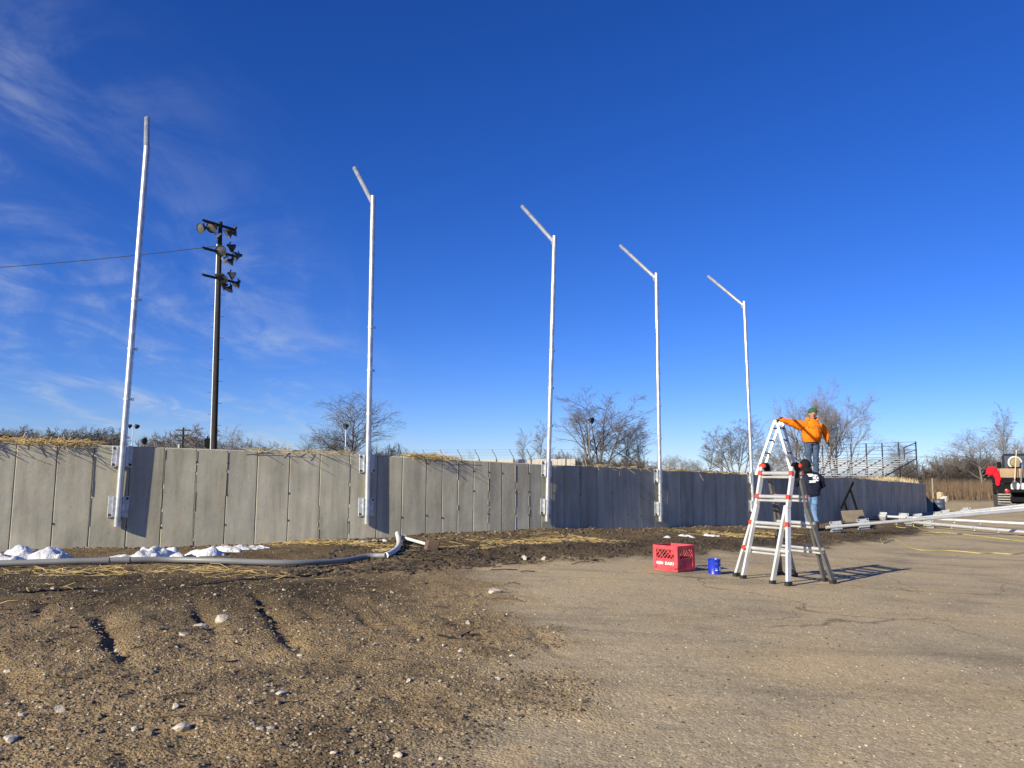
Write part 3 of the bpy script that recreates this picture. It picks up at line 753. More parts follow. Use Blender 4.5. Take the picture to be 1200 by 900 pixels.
# far wooded skyline
def skyline():
    rs = np.random.RandomState(2); V = []; Fc = []
    for a in np.arange(-42, 42, .10):
        r_ = 420 + rs.uniform(-40, 60); x, y = r_ * math.sin(rad(a)), r_ * math.cos(rad(a)); n_ = 4
        hh = 7.5 * (1 + .5 * float(perlin(np.array([a * .35]), np.array([.3]))[0])) * rs.uniform(.6, 1.1)
        if -20 < a < 24: hh *= .8
        for j in range(n_):
            w2 = rs.uniform(.10, .25); x2 = x + rs.uniform(-1.2, 1.2); y2 = y + rs.uniform(-1, 1); lx, ly = rs.uniform(-2.2, 2.2, 2); k = len(V); h2 = hh * rs.uniform(.6, 1)
            V += [(x2 - w2, y2, -1), (x2 + w2, y2, -1), (x2, y2 + w2, -1), (x2 + lx, y2 + ly, h2)]
            Fc += [(k, k + 1, k + 3), (k + 1, k + 2, k + 3), (k + 2, k, k + 3)]
    o = np_mesh('far_woods', V, Fc, mat('far_bark', (.20, .19, .20), .95)); tag(o, 'hazy line of far leafless woods along the horizon', 'woods', kind='stuff')
skyline()

# dry reeds
def blades(name, spots, hgt, wid, m, lean=.25, seed=1, n=1):
    rs = np.random.RandomState(seed); c = np.asarray(spots, float); N = len(c)
    H = rs.uniform(hgt[0], hgt[1], N); a = rs.rand(N) * 6.28; ln = rs.rand(N) * lean; W = rs.uniform(wid[0], wid[1], N); b = rs.rand(N) * 6.28
    top = c + np.stack([np.cos(a) * ln * H, np.sin(a) * ln * H, H], 1)
    vs = []
    for k in range(3):
        an = b + k * 2.094; vs.append(c + np.stack([np.cos(an) * W, np.sin(an) * W, 0 * W], 1))
    V = np.stack(vs + [top], 1).reshape(-1, 3); i = np.arange(N) * 4
    Fc = np.concatenate([np.stack([i, i + 1, i + 3], 1), np.stack([i + 1, i + 2, i + 3], 1), np.stack([i + 2, i, i + 3], 1)])
    return np_mesh(name, V, Fc, m)
rs = np.random.RandomState(8); sp = []
for _ in range(9000):
    d = 50 + 14 * rs.rand() ** .7 + 1.5 * math.sin(_ * 1.7); px = rs.uniform(1082, 1215); p = at(px, 557, d); sp.append((p.x, p.y, -.33))
o = blades('dry_reeds', sp, (.35, 1.45), (.008, .02), mat('dry_reed', (.145, .10, .064), .9, var=.4, scale=2), .22, 3)
tag(o, 'band of dry tan reeds standing below the brush', 'reeds', kind='stuff')

# ------------------------------------------------------------------ lighting mast
WOODD = mat('creosoted_wood', (.020, .017, .014), .9, var=.35, scale=5)
LENS = mat('lamp_glass', (.10, .105, .095), .15, var=.1, spec=.7)
SHELL = mat('lamp_shell', (.045, .045, .05), .55, metal=.3, var=.2)
ALU = mat('bright_aluminium', (.75, .76, .77), .3, metal=.8, var=.06)
def build_mast():
    b = at(250.5, 557, 43); b.z = -.4
    root = thing('lighting_mast', 'tall dark wooden lighting mast with three tiers of floodlights behind the wall', 'light mast', b)
    def loc(px, py, dd=0): return at(px, py, 43 + dd) - b
    t = MB(); top = loc(258.5, 260); t.tube([(0, 0, 0), (top.x * .5, 0, top.z * .5), (top.x, 0, top.z)], [.165, .14, .11], 12)
    t.build('mast', WOODD, root, True)
    c = MB(); c.tube([(-.165, -.06, 0), (top.x * .5 - .15, -.06, top.z * .5), (top.x * .93 - .13, -.06, top.z * .93)], .045, 8); c.build('conduit', GALVP, root, True)
    st = MB()
    for k in range(14):
        z = 4.2 + k * .62; x = top.x * z / top.z; st.tube([(x - .17 if k % 2 else x + .15, 0, z), (x - .40 if k % 2 else x + .38, 0, z)], .014, 5)
    st.build('climbing_step', RUSTY, root)['kind'] = 'stuff'
    arm_v = Vector((1.15, 1.6, 0)).normalized()
    for py, pl, pr in ((264.5, 239, 277), (296, 240, 274), (327, 240, 274.5)):
        c_ = loc(257.5, py, -.2); a = MB()
        for off in (-.10, .12): a.bar(c_ - arm_v * 1.02 + Vector((0, off - .12, 0)), c_ + arm_v * 1.02 + Vector((0, off - .12, 0)), .11, .09, bev=.006)
        a.build('crossarm', WOODD, root)
    lamps = [(236.5, 267.5, -.75, (-.45, -.8, -.38), 1.0), (249.5, 266, -.35, (-.12, -.9, -.38), 1.12), (254.5, 275.5, -.2, (-.9, -.1, -.45), .72), (268, 273, .7, (-.75, -.3, -.75), 1.05), (273, 271.5, .9, (-.55, .2, -.8), 1.05),
             (259, 294, -.35, (.25, -.93, -.25), 1.05), (271.5, 290, .5, (.6, .7, -.3), .9), (277, 300, .9, (-.75, -.55, -.3), 1.0), (263.5, 304, .1, (-.85, .2, -.5), .75), (270, 306.5, .4, (-.55, -.2, -.8), .85),
             (256, 324.5, -.3, (-.8, -.2, -.55), .9), (261.5, 327, -.1, (.2, -.9, -.4), .9), (272, 322.5, .5, (.6, .7, -.3), .85), (277.5, 333, .9, (-.5, -.35, -.8), .85), (262, 335.5, .1, (-.8, -.3, -.5), .8), (269, 338.5, .4, (-.3, -.3, -.9), .8)]
    for px, py, dd, ax, sc in lamps:
        c_ = loc(px, py, dd); ax = Vector(ax).normalized(); s_ = MB(); r = .29 * sc
        s_.lathe([(-.34 * sc, 0), (-.34 * sc, .08 * sc), (-.18 * sc, .11 * sc), (-.10 * sc, .17 * sc), (0, r * .82), (.10 * sc, r), (.12 * sc, r * 1.04), (.12 * sc, r * .96), (.02 * sc, r * .78)], c_, ax, 16)
        sh = s_.build('floodlight', ALU if sc < .76 else SHELL, root, True)
        l_ = MB(); l_.lathe([(.085 * sc, r * .95), (.115 * sc, r * .6), (.125 * sc, 0)], c_, ax, 16); l_.build('lens', LENS, sh, True)
        y = MB(); y.bar(c_ - ax * .2 * sc, c_ - ax * .1 * sc + Vector((0, 0, .28)), .05, .05); y.build('yoke', BLACK, sh)
    bx = MB(); bx.box(loc(243.5, 519, 0), (.28, .25, .5), None, .02); bx.tube([loc(243.5, 527), loc(243.5, 511)], .05, 8); bx.build('switch_box', BLACK, root)
    # overhead wire running off to the left
    a = loc(256, 288, -.1) + b; e = Vector((-75, 47, a.z + .6)); wr = MB(); pts = []
    for k in range(41):
        t_ = k / 40; p = a.lerp(e, t_); p.z -= 4 * 1.75 * t_ * (1 - t_); pts.append(p)
    wr.tube(pts, .022, 5); tag(wr.build('overhead_wire', BLACKM), 'thin dark wire sagging from the lighting mast out of the picture', 'wire')
build_mast()

def lamp_post(label, px, ytop, d, lamps, r=.06):
    b = at(px, 557, d); b.z = -.4; t = thing('lamp_post', label, 'lamp post', b); top = at(px, ytop, d).z - b.z
    m = MB(); m.tube([(0, 0, 0), (0, 0, top)], [r, r * .7], 8); m.build('post', BARK['grey'] if r > .09 else GALVP, t, True)
    for x, ax in lamps:
        l_ = MB(); ax = Vector(ax).normalized(); c_ = Vector((x, 0, top - .05))
        l_.lathe([(-.3, 0), (-.3, .12), (0, .26), (.14, .32), (.14, .25), (.05, 0)], c_, ax, 12); l_.bar((0, 0, top - .1), c_, .06, .06); l_.build('lamp', SHELL, t, True)
lamp_post('slim steel lamp post with two lamps just beyond the first pole', 152.5, 499, 95, [(-.45, (-.8, -.3, -.5)), (.45, (.7, -.3, -.6))])
lamp_post('short dark post with one horn-shaped speaker beyond the wall', 162, 516, 70, [(.3, (.9, -.3, -.1))], .04)
lamp_post('thin post with one dark lamp standing among the large multi-stemmed tree', 691, 492, 72, [(.18, (.75, -.6, -.2))], .10)
lamp_post('post with one dark lamp in front of the tall dark tree', 404, 499, 78, [(-.05, (-.7, -.6, -.25))], .08)
def utility_pole():
    b = at(212, 557, 100); b.z = -.4; t = thing('utility_pole', 'dark utility pole with two crossarms among the small trees beyond the wall', 'utility pole', b); top = at(212, 501, 100).z - b.z
    m = MB(); m.tube([(0, 0, 0), (0, 0, top)], [.16, .12], 8); m.build('pole', WOODD, t, True)
    for dz, hw in ((.35, .95), (1.05, .75), (1.7, .6)):
        a = MB(); a.box((0, -.12, top - dz), (hw * 2, .12, .14)); a.build('crossarm', WOODD, t)
    tr = MB(); tr.lathe([(0, 0), (0, .2), (.7, .2), (.75, 0)], (-.4, 0, top - 2.9), (0, 0, 1), 10); tr.build('transformer', mat('grey_transformer', (.35, .36, .37), .5), t, True)
utility_pole()

# ------------------------------------------------------------------ barbed fence beyond the wall
def far_fence():
    d0, d1 = 60, 60
    root = thing('barbed_fence', 'long pale slatted fence with slanted barbed-wire arms beyond the wall', 'fence')
    pale = mat('pale_slats', (.46, .42, .36), .8, var=.15, scale=2); post = mat('fence_post', (.12, .12, .13), .6)
    xs = [480 + 20.3 * k for k in range(11)]
    top_of = lambda px: at(px, 538.5 - (px - 480) * .004, 60)
    s_ = None
    x = 500.0; k = 0
    wid = 1.36
    slats = []
    me = None
    while x < 676:
        p = top_of(x); w_ = 5.2 / FPX * 60
        m = MB(); m.box((0, 0, -1.0), (w_ * .93, .03, 2.0))
        if me is None:
            o = m.build('slat', pale, root); me = o.data
        else: o = link_mesh('slat', me, root)
        o.location = (p.x, p.y + .004 * (k % 3), p.z + .02 * math.sin(k * 2.3)); x += 5.2; k += 1
    pm = None
    for k, x in enumerate(xs):
        p = top_of(x)
        if pm is None:
            m = MB(); m.tube([(0, -.05, -2.2), (0, -.05, .15)], .035, 6); m.tube([(0, -.05, .13), (-.34, -.05, .75)], .03, 5); o = m.build('post', post, root); pm = o.data
        else: o = link_mesh('post', pm, root)
        o.location = p
    for j in range(3):
        m = MB(); t_ = .3 + .33 * j; a = top_of(xs[0]); b = top_of(xs[-1])
        m.tube([a + Vector((-.34 * t_, -.05, .13 + .62 * t_)), b + Vector((-.34 * t_, -.05, .13 + .62 * t_))], .008, 4); m.build('barbed_wire', post, root)
far_fence()

# ------------------------------------------------------------------ bleachers
def bleachers():
    al = mat('bleacher_aluminium', (.28, .28, .285), .55, metal=.35, var=.15, scale=3); fr = mat('bleacher_frame', (.05, .052, .058), .6, metal=.2)
    o0 = at(1034, 562.5, 52); o0.z -= .15
    root = thing('bleachers', 'small metal bleachers with a back railing standing behind the wall', 'bleachers', o0, math.atan2(.90, -.44))
    # local x: along the rows (away to the left), local -y?: back direction
    row = Vector((1, 0, 0)); back = Vector((0, -1, 0)); L = 11.0
    R7 = 9; rise, run = .165, .43
    for k in range(R7):
        z = .42 + k * rise; y = -k * run
        for nm, yy, zz, w_, h_ in (('seat', y, z, .22, .065), ('footboard', y + .22, z - .14, .2, .045)):
            m = MB(); m.box((L / 2, yy, zz), (L, w_, h_), None, .006); m.build(nm, al, root)
    for i, x in enumerate(np.linspace(.06, L - .1, 9)):
        m = MB(); yb = -(R7 - 1) * run - .2; zb = .42 + (R7 - 1) * rise
        m.bar((x, .3, .12), (x, yb, zb - .1), .06, .06); m.bar((x, yb, -.4), (x, yb, zb), .06, .06); m.bar((x, .3, -.4), (x, .3, .3), .06, .06)
        m.bar((x, yb * .5, -.4), (x, yb * .5, zb * .5), .05, .05); m.bar((x, .2, -.3), (x, yb, zb * .55), .04, .04)
        m.build('support_frame', fr, root)
        p = MB(); p.bar((x, yb, zb - .1), (x, yb, zb + 1.08), .07, .07); p.build('rail_post', fr, root)
    m = MB(); yb = -(R7 - 1) * run - .2; zb = .42 + (R7 - 1) * rise
    for h_ in (.25, .52, .80, 1.06): m.tube([(0, yb, zb + h_), (L, yb, zb + h_)], .012, 5)
    m.build('railing', fr, root)['kind'] = 'stuff'
    e = MB(); e.bar((.02, yb, zb + 1.0), (.02, yb + 1.3, zb + .62), .05, .05); e.bar((.02, yb + 1.3, zb - .2), (.02, yb + 1.3, zb + .62), .05, .05); e.bar((.02, yb, zb + .5), (.02, yb + 1.3, zb + .2), .04, .04); e.build('end_rail', fr, root)
bleachers()

# ------------------------------------------------------------------ ladders
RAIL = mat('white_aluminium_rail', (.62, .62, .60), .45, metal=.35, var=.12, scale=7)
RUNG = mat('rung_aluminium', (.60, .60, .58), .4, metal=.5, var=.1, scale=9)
RAIL_SHADE = mat('shade_painted_rail', (.13, .125, .12), .55, metal=.3, var=.2, scale=9)  # same rail metal, darkened: shade of the rear face put into the colour
REDP = mat('red_lock_plastic', (.55, .055, .03), .5, var=.1)
RUNGD = mat('dark_rung_edge', (.10, .10, .11), .6, metal=.3)
def trestle():
    FR = on(924, 686.5, 7.9); FR2 = FR.to_2d()
    wv = Vector((-.53, .85)).normalized(); sv = Vector((.85, .53)).normalized()
    wid, wtop, spread, gapt, H = .665, .40, .70, .085, 1.175
    zt = FR.z + H
    root = thing('trestle_ladder', 'white aluminium A-frame ladder with red rung locks and flared legs standing on the gravel', 'ladder', (FR2.x, FR2.y, FR.z))
    O = Vector((FR2.x, FR2.y, FR.z)); mid = FR2 + wv * wid / 2
    def V3(q, z): return Vector((q.x, q.y, z)) - O
    for side in (0, 1):
        foot_mid = mid + sv * spread * side
        top_mid = mid + sv * (spread / 2 - gapt / 2 + gapt * side)
        def along(t, e):    # t 0..1 up the face; e = -1 (near) .. 1 (far) outer rail, flared below t=.62
            c = foot_mid.lerp(top_mid, t); hw = wtop / 2 + (wid - wtop) / 2 * max(0, 1 - t / .66)
            return c - wv * 0 + wv * (e * hw), FR.z + .0 + (H) * t
        for e in (-1, 1):
            m = MB(); last = None
            g = gz(*along(0, e)[0])
            for t0_, t1_ in ((0, .64), (.64, 1.0)):
                q0, z0 = along(t0_, e); q1, z1 = along(t1_, e)
                if t0_ == 0: z0 = g + .02
                m.bar(V3(q0, z0), V3(q1, z1), .028, .062, up=(sv.x, sv.y, 0), bev=.005)
            m.build('rail', RAIL if side == 0 else RAIL_SHADE, root)
            m = MB(); q0, _ = along(0, e); m.box(V3(q0, g + .02), (.05, .08, .045), Matrix.Rotation(math.atan2(wv.y, wv.x), 3, 'Z'), .008); m.build('foot', BLACKM, root)
            # straight inner rail
            m = MB(); c0 = foot_mid + wv * (e * wtop * .47) ; q1, z1 = along(.66, e * .93); g2 = gz(c0.x, c0.y)
            off = sv * (.05 if side == 0 else -.05)
            m.bar(V3(c0 - off * 1.2, g2 + .015), V3(q1 - off * .2, z1), .026, .055, up=(sv.x, sv.y, 0), bev=.004); m.build('rail', RAIL if side == 0 else RAIL_SHADE, root)
            m = MB(); m.box(V3(c0 - off * 1.2, g2 + .018), (.045, .07, .04), Matrix.Rotation(math.atan2(wv.y, wv.x), 3, 'Z'), .006); m.build('foot', BLACKM, root)
            # hinge and lock on top
            q, z = along(1, e); m = MB()
            if (side, e) in ((0, 1), (1, -1)):
                m.lathe([(-.022, 0), (-.022, .05), (.022, .05), (.022, 0)], V3(q + sv * .045 * (1 if side == 0 else -1) , z + .0), (wv.x, wv.y, 0), 16); m.box(V3(q + sv * .05 * (1 - 2 * side), z - .06), (.04, .05, .12), Matrix.Rotation(math.atan2(wv.y, wv.x), 3, 'Z'), .01)
                m.build('hinge', BLACK, root, True)
                m = MB(); m.box(V3(q - wv * .0, z + .015), (.075, .05, .05), Matrix.Rotation(math.atan2(wv.y, wv.x), 3, 'Z'), .012); m.build('hinge_lock', REDP, root)
            for t in (.93,):
                pass
        for k, t in enumerate((.275, .50, .735, .945)):
            qa, z = along(t, -1); qb, _ = along(t, 1)
            for dz, r_ in ((0, .019), (-.042, .013)):
                m = MB(); ext = wv * .02
                m.tube([V3(qa - ext, z + dz), V3(qb + ext, z + dz)], r_, 10); m.build('rung', RUNG, root, True)
            for q, e in ((qa, -1), (qb, 1)):
                if (side == 1 and k < 2) or (k == 0 and e < 0): continue
                m = MB(); d = V3(q, z); m.box(d - Vector((sv.x, sv.y, 0)) * (.018 * (1 - 2 * side)) , (.042, .05, .055), Matrix.Rotation(math.atan2(wv.y, wv.x), 3, 'Z'), .01); m.build('rung_lock', REDP, root)
    # red warning strip on the shaded rear rail
    q0 = mid + sv * spread - wv * wid / 2
    return root
trestle()

def stepladder():
    ap = at(910, 494, 19.85); zb = at(900, 557, 19.8).z - .06; H = ap.z - zb
    root = thing('step_ladder', 'white A-frame ladder on the wall bank under the hand of the man in orange', 'ladder', (ap.x, ap.y, zb))
    wv = Vector((.63, .77)).normalized(); sv = Vector((.77, -.63)).normalized()
    def pt(t, side, e): q = sv * (side * (.03 + (.56 if side < 0 else .36) * (1 - t))) + wv * (e * .20 + .13); return Vector((q.x, q.y, H * t))
    for side in (-1, 1):
        for e in (-1, 1):
            m = MB(); m.bar(pt(0, side, e), pt(1, side, e), .03, .066, up=(sv.x, sv.y, 0), bev=.005); m.build('rail', RAIL, root)
        for t in (.20, .44, .67, .885):
            m = MB(); m.tube([pt(t, side, -1), pt(t, side, 1)], .019, 10); m.build('rung', RUNGD, root, True)
    for e in (-1, 1):
        m = MB(); c = pt(1, 0, e); m.lathe([(-.035, 0), (-.035, .055), (.035, .055), (.035, 0)], c - Vector((0, 0, .02)), (wv.x, wv.y, 0), 14); m.build('hinge', RAIL, root, True)
    return pt(1, 0, -1) + Vector((ap.x, ap.y, zb))
LTOP = stepladder()

# ------------------------------------------------------------------ people
def blob(name, shapes, m, parent, voxel=.014, it=5, fold=0.0, seed=0):
    """several overlapping lofts and balls fused into one continuous smooth surface"""
    b = MB()
    for sh in shapes:
        if sh[0] == 'ball': b.sphere(sh[1], sh[2], 14, 9)
        elif sh[0] == 'limb':                       # round tapering limb with rounded ends
            b.tube(sh[1], sh[2], 14); b.sphere(sh[1][0], sh[2][0], 12, 8); b.sphere(sh[1][-1], sh[2][-1], 12, 8)
        else:                                        # loft of upright ellipses (centre, rx, ry)
            n = 22; vs = [Vector(c) + Vector((rx * math.cos(2 * math.pi * k / n), ry * math.sin(2 * math.pi * k / n), 0)) for c, rx, ry in sh[1] for k in range(n)]; q = len(sh[1])
            b.add(vs, [(i * n + k, i * n + (k + 1) % n, (i + 1) * n + (k + 1) % n, (i + 1) * n + k) for i in range(q - 1) for k in range(n)] + [tuple(range(n - 1, -1, -1)), tuple((q - 1) * n + k for k in range(n))])
    o = b.build(name, m); r = o.modifiers.new('r', 'REMESH'); r.mode = 'VOXEL'; r.voxel_size = voxel; r.use_smooth_shade = True
    s_ = o.modifiers.new('s', 'SMOOTH'); s_.iterations = it; s_.factor = .5
    dg = bpy.context.evaluated_depsgraph_get(); dg.update()
    me = bpy.data.meshes.new_from_object(o.evaluated_get(dg)); bpy.data.objects.remove(o); me.name = name
    me.materials.clear(); me.materials.append(m)
    if fold:
        co = np.empty(len(me.vertices) * 3, np.float32); me.vertices.foreach_get('co', co); co = co.reshape(-1, 3); no = np.empty(len(me.vertices) * 3, np.float32); me.vertices.foreach_get('normal', no); no = no.reshape(-1, 3)
        f = fbm(co[:, 0] * 5 + co[:, 1] * 4 + seed, co[:, 2] * 10 + co[:, 0] * 5, 3); co = co + no * (f * fold)[:, None]; me.vertices.foreach_set('co', np.ascontiguousarray(co, np.float32).ravel())
    me.polygons.foreach_set('use_smooth', [True] * len(me.polygons)); me.update()
    return link_mesh(name, me, parent)
SKIN = mat('skin', (.36, .19, .135), .55, var=.15, scale=12)
def cloth(name, col, var=.25, scale=7, bump=.006, bs=16): return mat(name, col, .9, var=var, scale=scale, bump=bump, bscale=bs, spec=.2)
ORANGE = cloth('orange_fleece', (.80, .19, .008), .10); NAVY = cloth('navy_cloth', (.012, .016, .034), .3); DENIM = cloth('blue_denim', (.05, .078, .135), .4, 9); DENIM2 = cloth('faded_denim', (.12, .21, .36), .3, 9)
GREEN = cloth('green_knit', (.028, .105, .045), .25, 30); HATB = cloth('black_knit', (.012, .011, .012), .3, 30); GLOVE = cloth('black_glove', (.014, .014, .016), .3); BOOT = cloth('brown_boot', (.05, .035, .025), .3)
EYE = mat('eye', (.02, .015, .012), .3); LIP = mat('lip', (.26, .10, .085), .5); WHITEP = mat('white_print', (.75, .76, .77), .7, var=.05); DARKP = mat('dark_print', (.16, .05, .01), .8)

def body(root, hipz, sh, el, wr, knees, feet, neck, head, headr=.098, face=Vector((0, -1, 0))):
    """one continuous figure: trunk, neck, head with face, arms, legs"""
    up = Vector((0, 0, 1)); side = face.cross(up).normalized(); cx = (sh[0].x + sh[1].x) / 2; sz = (sh[0].z + sh[1].z) / 2
    S_ = [('loft', [((0, 0, hipz - .08), .14, .11), ((0, 0, hipz + .05), .16, .115), ((cx * .5, 0, hipz + .2), .145, .10), ((cx, 0, sz - .12), .17, .115), ((cx, 0, sz), .15, .09), ((neck.x, neck.y, neck.z - .03), .06, .06)]),
          ('limb', [neck - up * .06, head - up * .03], [.058, .055]),
          ('ball', head + up * .02, (headr * .80, headr * .98, headr * 1.12)), ('ball', head - up * .065 + face * .022, (.062, .066, .058)),
          ('limb', [head + face * (headr * .85) + up * .015, head + face * (headr + .018) - up * .022], [.010, .017]),
          ('ball', head + face * (headr * .86) - up * .05, (.03, .02, .018)), ('ball', head + face * (headr * .78) - up * .098, (.026, .02, .02))]
    for s_ in (-1, 1): S_.append(('ball', head + side * s_ * (headr * .82) - up * .012, (.016, .022, .032)))
    for i in (0, 1):
        dv = (Vector(wr[i]) - Vector(el[i])).normalized()
        S_.append(('limb', [sh[i], sh[i].lerp(el[i], .5), el[i], el[i].lerp(wr[i], .35), wr[i], Vector(wr[i]) + dv * .05], [.056, .050, .041, .042, .028, .03]))
        S_.append(('limb', [Vector((knees[i].x * .9, knees[i].y * .2, hipz - .05)), knees[i].lerp(Vector((knees[i].x, 0, hipz)), .4), knees[i], knees[i].lerp(feet[i] + up * .08, .35), feet[i] + up * .08, feet[i] + face * .11 + up * .035], [.075, .062, .046, .046, .034, .032]))
    blob('body', S_, SKIN, root, .009, 2)
    for s_ in (-1, 1):
        e = MB(); e.sphere(head + face * (headr * .905) + side * s_ * .034 + up * .012, (.012, .010, .007), 8, 5); e.build('eye', EYE, root, True)
    m = MB(); m.sphere(head + face * (headr * .955) - up * .062, (.024, .012, .006), 10, 5); m.build('mouth', LIP, root, True)

def glove(root, wrist, d, palm_n, thumb_side, curl=.3, point=False):
    """five-fingered glove: palm plus fingers bent towards palm_n"""
    d = Vector(d).normalized(); pn = Vector(palm_n); pn = (pn - d * pn.dot(d)).normalized(); sd_ = d.cross(pn).normalized() * thumb_side; w0 = Vector(wrist)
    S_ = [('limb', [w0 - d * .05, w0 + d * .01], [.040, .034]), ('limb', [w0 + sd_ * .018 + d * .03, w0 + sd_ * .024 + d * .085], [.022, .021]), ('limb', [w0 + d * .03, w0 + d * .09], [.024, .021]), ('limb', [w0 - sd_ * .018 + d * .03, w0 - sd_ * .024 + d * .08], [.022, .019])]
    lens = (.072, .082, .077, .06)
    for k in range(4):
        o = sd_ * (.036 - .024 * k); cu = curl if not (point and k == 0) else .05
        a0 = w0 + d * (.095 - .005 * abs(k - 1)) + o; a1 = d * math.cos(cu) + pn * math.sin(cu); a2 = d * math.cos(cu * 2.1) + pn * math.sin(cu * 2.1)
        q = a0 + o * .12 + a1 * lens[k] * .55; S_.append(('limb', [a0, q, q + a2 * lens[k] * .55], [.0125, .0115, .0095]))
    t0 = w0 + d * .03 + sd_ * .03 + pn * .008; S_.append(('limb', [t0, w0 + d * .065 + sd_ * .062 + pn * .02, w0 + d * .10 + sd_ * .072 + pn * .032], [.016, .013, .011]))
    blob('glove', S_, GLOVE, root, .0055, 2)

def trousers(root, hipz, knees, ank, m, w_=.135, seed=0):
    S_ = [('loft', [((0, 0, hipz + .10), w_ + .03, w_ * .86), ((0, 0, hipz), w_ + .045, w_ * .94), ((0, .01, hipz - .09), w_ + .04, w_ * .9)])]
    for i in (0, 1):
        k = Vector(knees[i]); a = Vector(ank[i]); h = Vector((k.x * .98, k.y * .2, hipz - .06))
        S_.append(('limb', [h, h.lerp(k, .45), k, k.lerp(a, .45) + Vector((0, .015, 0)), a + Vector((0, .012, .02)), a + Vector((0, 0, -.03))], [.100, .092, .077, .074, .068, .070]))
    return blob('jeans', S_, m, root, .012, 3, .024, seed)
def boots(root, feet, face, m):
    for i in (0, 1):
        f = Vector(feet[i]); u = Vector((0, 0, 1))
        blob('boot', [('limb', [f - face * .045 + u * .16, f - face * .045 + u * .05], [.052, .048]), ('limb', [f - face * .08 + u * .035, f + face * .06 + u * .038, f + face * .15 + u * .032], [.036, .042, .034])], m, root, .010, 3)
def hat(root, head, m, hr, low=.0, cuff=True):
    b = MB(); prof = [(low - .0, hr * 1.02), (low, hr * 1.13), (low + .035, hr * 1.16), (low + .04, hr * 1.09), (.075, hr * 1.04), (.11, hr * .86), (.135, hr * .55), (.146, hr * .2), (.147, 0)]
    b.lathe(prof, head, (0, 0, 1), 20); o = b.build('knit_hat', m, root, True); return o
def lay_on(me, target, centre, lift=.012):
    bm = bmesh.new(); bm.from_mesh(target.data); bv = BVHTree.FromBMesh(bm); bm.free()
    for v in me.vertices:
        p = Vector((centre[0] + v.co.x, -2.0, centre[1] + v.co.y)); h = bv.ray_cast(p, Vector((0, 1, 0)))
        y = h[0].y if h[0] is not None else 0
        v.co = (p.x, y - lift - v.co.z, p.z)
    me.update()
def printed(name, text, size, root, target, centre, m, spacing=1.0, lift=.012):
    """lettering laid on a cloth surface"""
    cu = bpy.data.curves.new(name, 'FONT'); cu.body = text; cu.size = size; cu.align_x = 'CENTER'; cu.align_y = 'CENTER'; cu.space_character = spacing
    o = bpy.data.objects.new(name, cu); COL.objects.link(o); dg = bpy.context.evaluated_depsgraph_get(); dg.update()
    me = bpy.data.meshes.new_from_object(o.evaluated_get(dg)); bpy.data.objects.remove(o)
    lay_on(me, target, centre, lift); me.materials.clear(); me.materials.append(m); return link_mesh(name, me, root)

def man_orange():
    b = at(952.5, 557, 19.9); zb = at(952, 556.5, 19.9).z - .03
    root = thing('person', 'man in bright orange hoodie and green knit hat standing on the wall bank', 'person', (b.x, b.y, zb))
    k = FPX / 19.9; U = Vector((0, 0, 1))
    J = lambda px, py, y=0: Vector(((px - 952.5) / k, y, at(952, py, 19.9).z - zb))
    hand = LTOP - Vector((b.x, b.y, zb))
    sh = [J(943.5, 498), J(964, 499)]; wr = [hand + Vector((.10, -.01, .055)), J(970, 515.5, -.04)]
    el = [sh[0].lerp(wr[0], .5) + Vector((0, .01, -.01)), J(970.3, 507, .05)]
    head = J(954.8, 485.3, -.04); face = Vector((-.28, -.96, -.08)).normalized(); hipz = .90
    knees = [Vector((-.095, -.03, .48)), Vector((.095, -.02, .48))]; feet = [Vector((-.09, 0, 0)), Vector((.10, .02, 0))]
    body(root, hipz, sh, el, wr, knees, feet, J(954.3, 491), head, .106, face)
    Z = lambda py: J(0, py).z
    S_ = [('loft', [((0, -.01, Z(518.2)), .200, .165), ((0, -.015, Z(517)), .212, .175), ((0, -.035, Z(513)), .245, .20), ((0, -.035, Z(508)), .250, .20), ((.01, -.02, Z(503)), .245, .185), ((.02, -.01, Z(499.5)), .235, .155), ((.03, 0, Z(496)), .185, .125), ((.04, .0, Z(493.5)), .115, .10), ((.04, .0, Z(491.2)), .105, .10)]),
          ('limb', [sh[0] + Vector((.05, 0, -.03)), sh[0].lerp(el[0], .4) + U * -.025, el[0] - U * .01, el[0].lerp(wr[0], .6), wr[0].lerp(el[0], .06)], [.135, .122, .090, .070, .052]),
          ('limb', [sh[1] + Vector((-.03, 0, -.03)), sh[1].lerp(el[1], .5) + Vector((.02, 0, 0)), el[1], el[1].lerp(wr[1], .55), wr[1].lerp(el[1], .06)], [.11, .095, .083, .074, .052])]
    for i in range(9):      # hood rolled round the neck
        an = math.pi * (-.12 + 1.24 * i / 8); S_.append(('ball', J(954.5, 490.7) + Vector((.125 * math.cos(an), .085 * math.sin(an) - .01, .03 * math.sin(an) - .012)), (.05, .05, .045)))
    ho = blob('hoodie', S_, ORANGE, root, .012, 3, .026, 2)
    m = MB(); hz = Z(518); m.lathe([(0, .196), (0, .208), (.03, .208), (.03, .196)], (0, -.01, hz - .004), (0, 0, 1), 24); hb = m.build('hem_band', cloth('orange_rib', (.62, .13, .006), .15, 40), root, True); hb.scale = (1, .84, 1)
    printed('chest_print', 'AUTO', .11, root, ho, (.015, Z(501.2)), DARKP, 1.05)
    trousers(root, hipz, knees, [f + U * .10 for f in feet], DENIM, .15, 3)
    boots(root, feet, Vector((0, -1, 0)), BOOT)
    hat(root, head + Vector((0, .012, .018)), GREEN, .106, .018)
    glove(root, wr[0], hand + Vector((-.03, 0, .0)) - wr[0], (0, 0, -1), 1, .75)
    glove(root, wr[1], Vector((.32, -.15, -.9)), (-1, .2, 0), 1, .35, True)
man_orange()

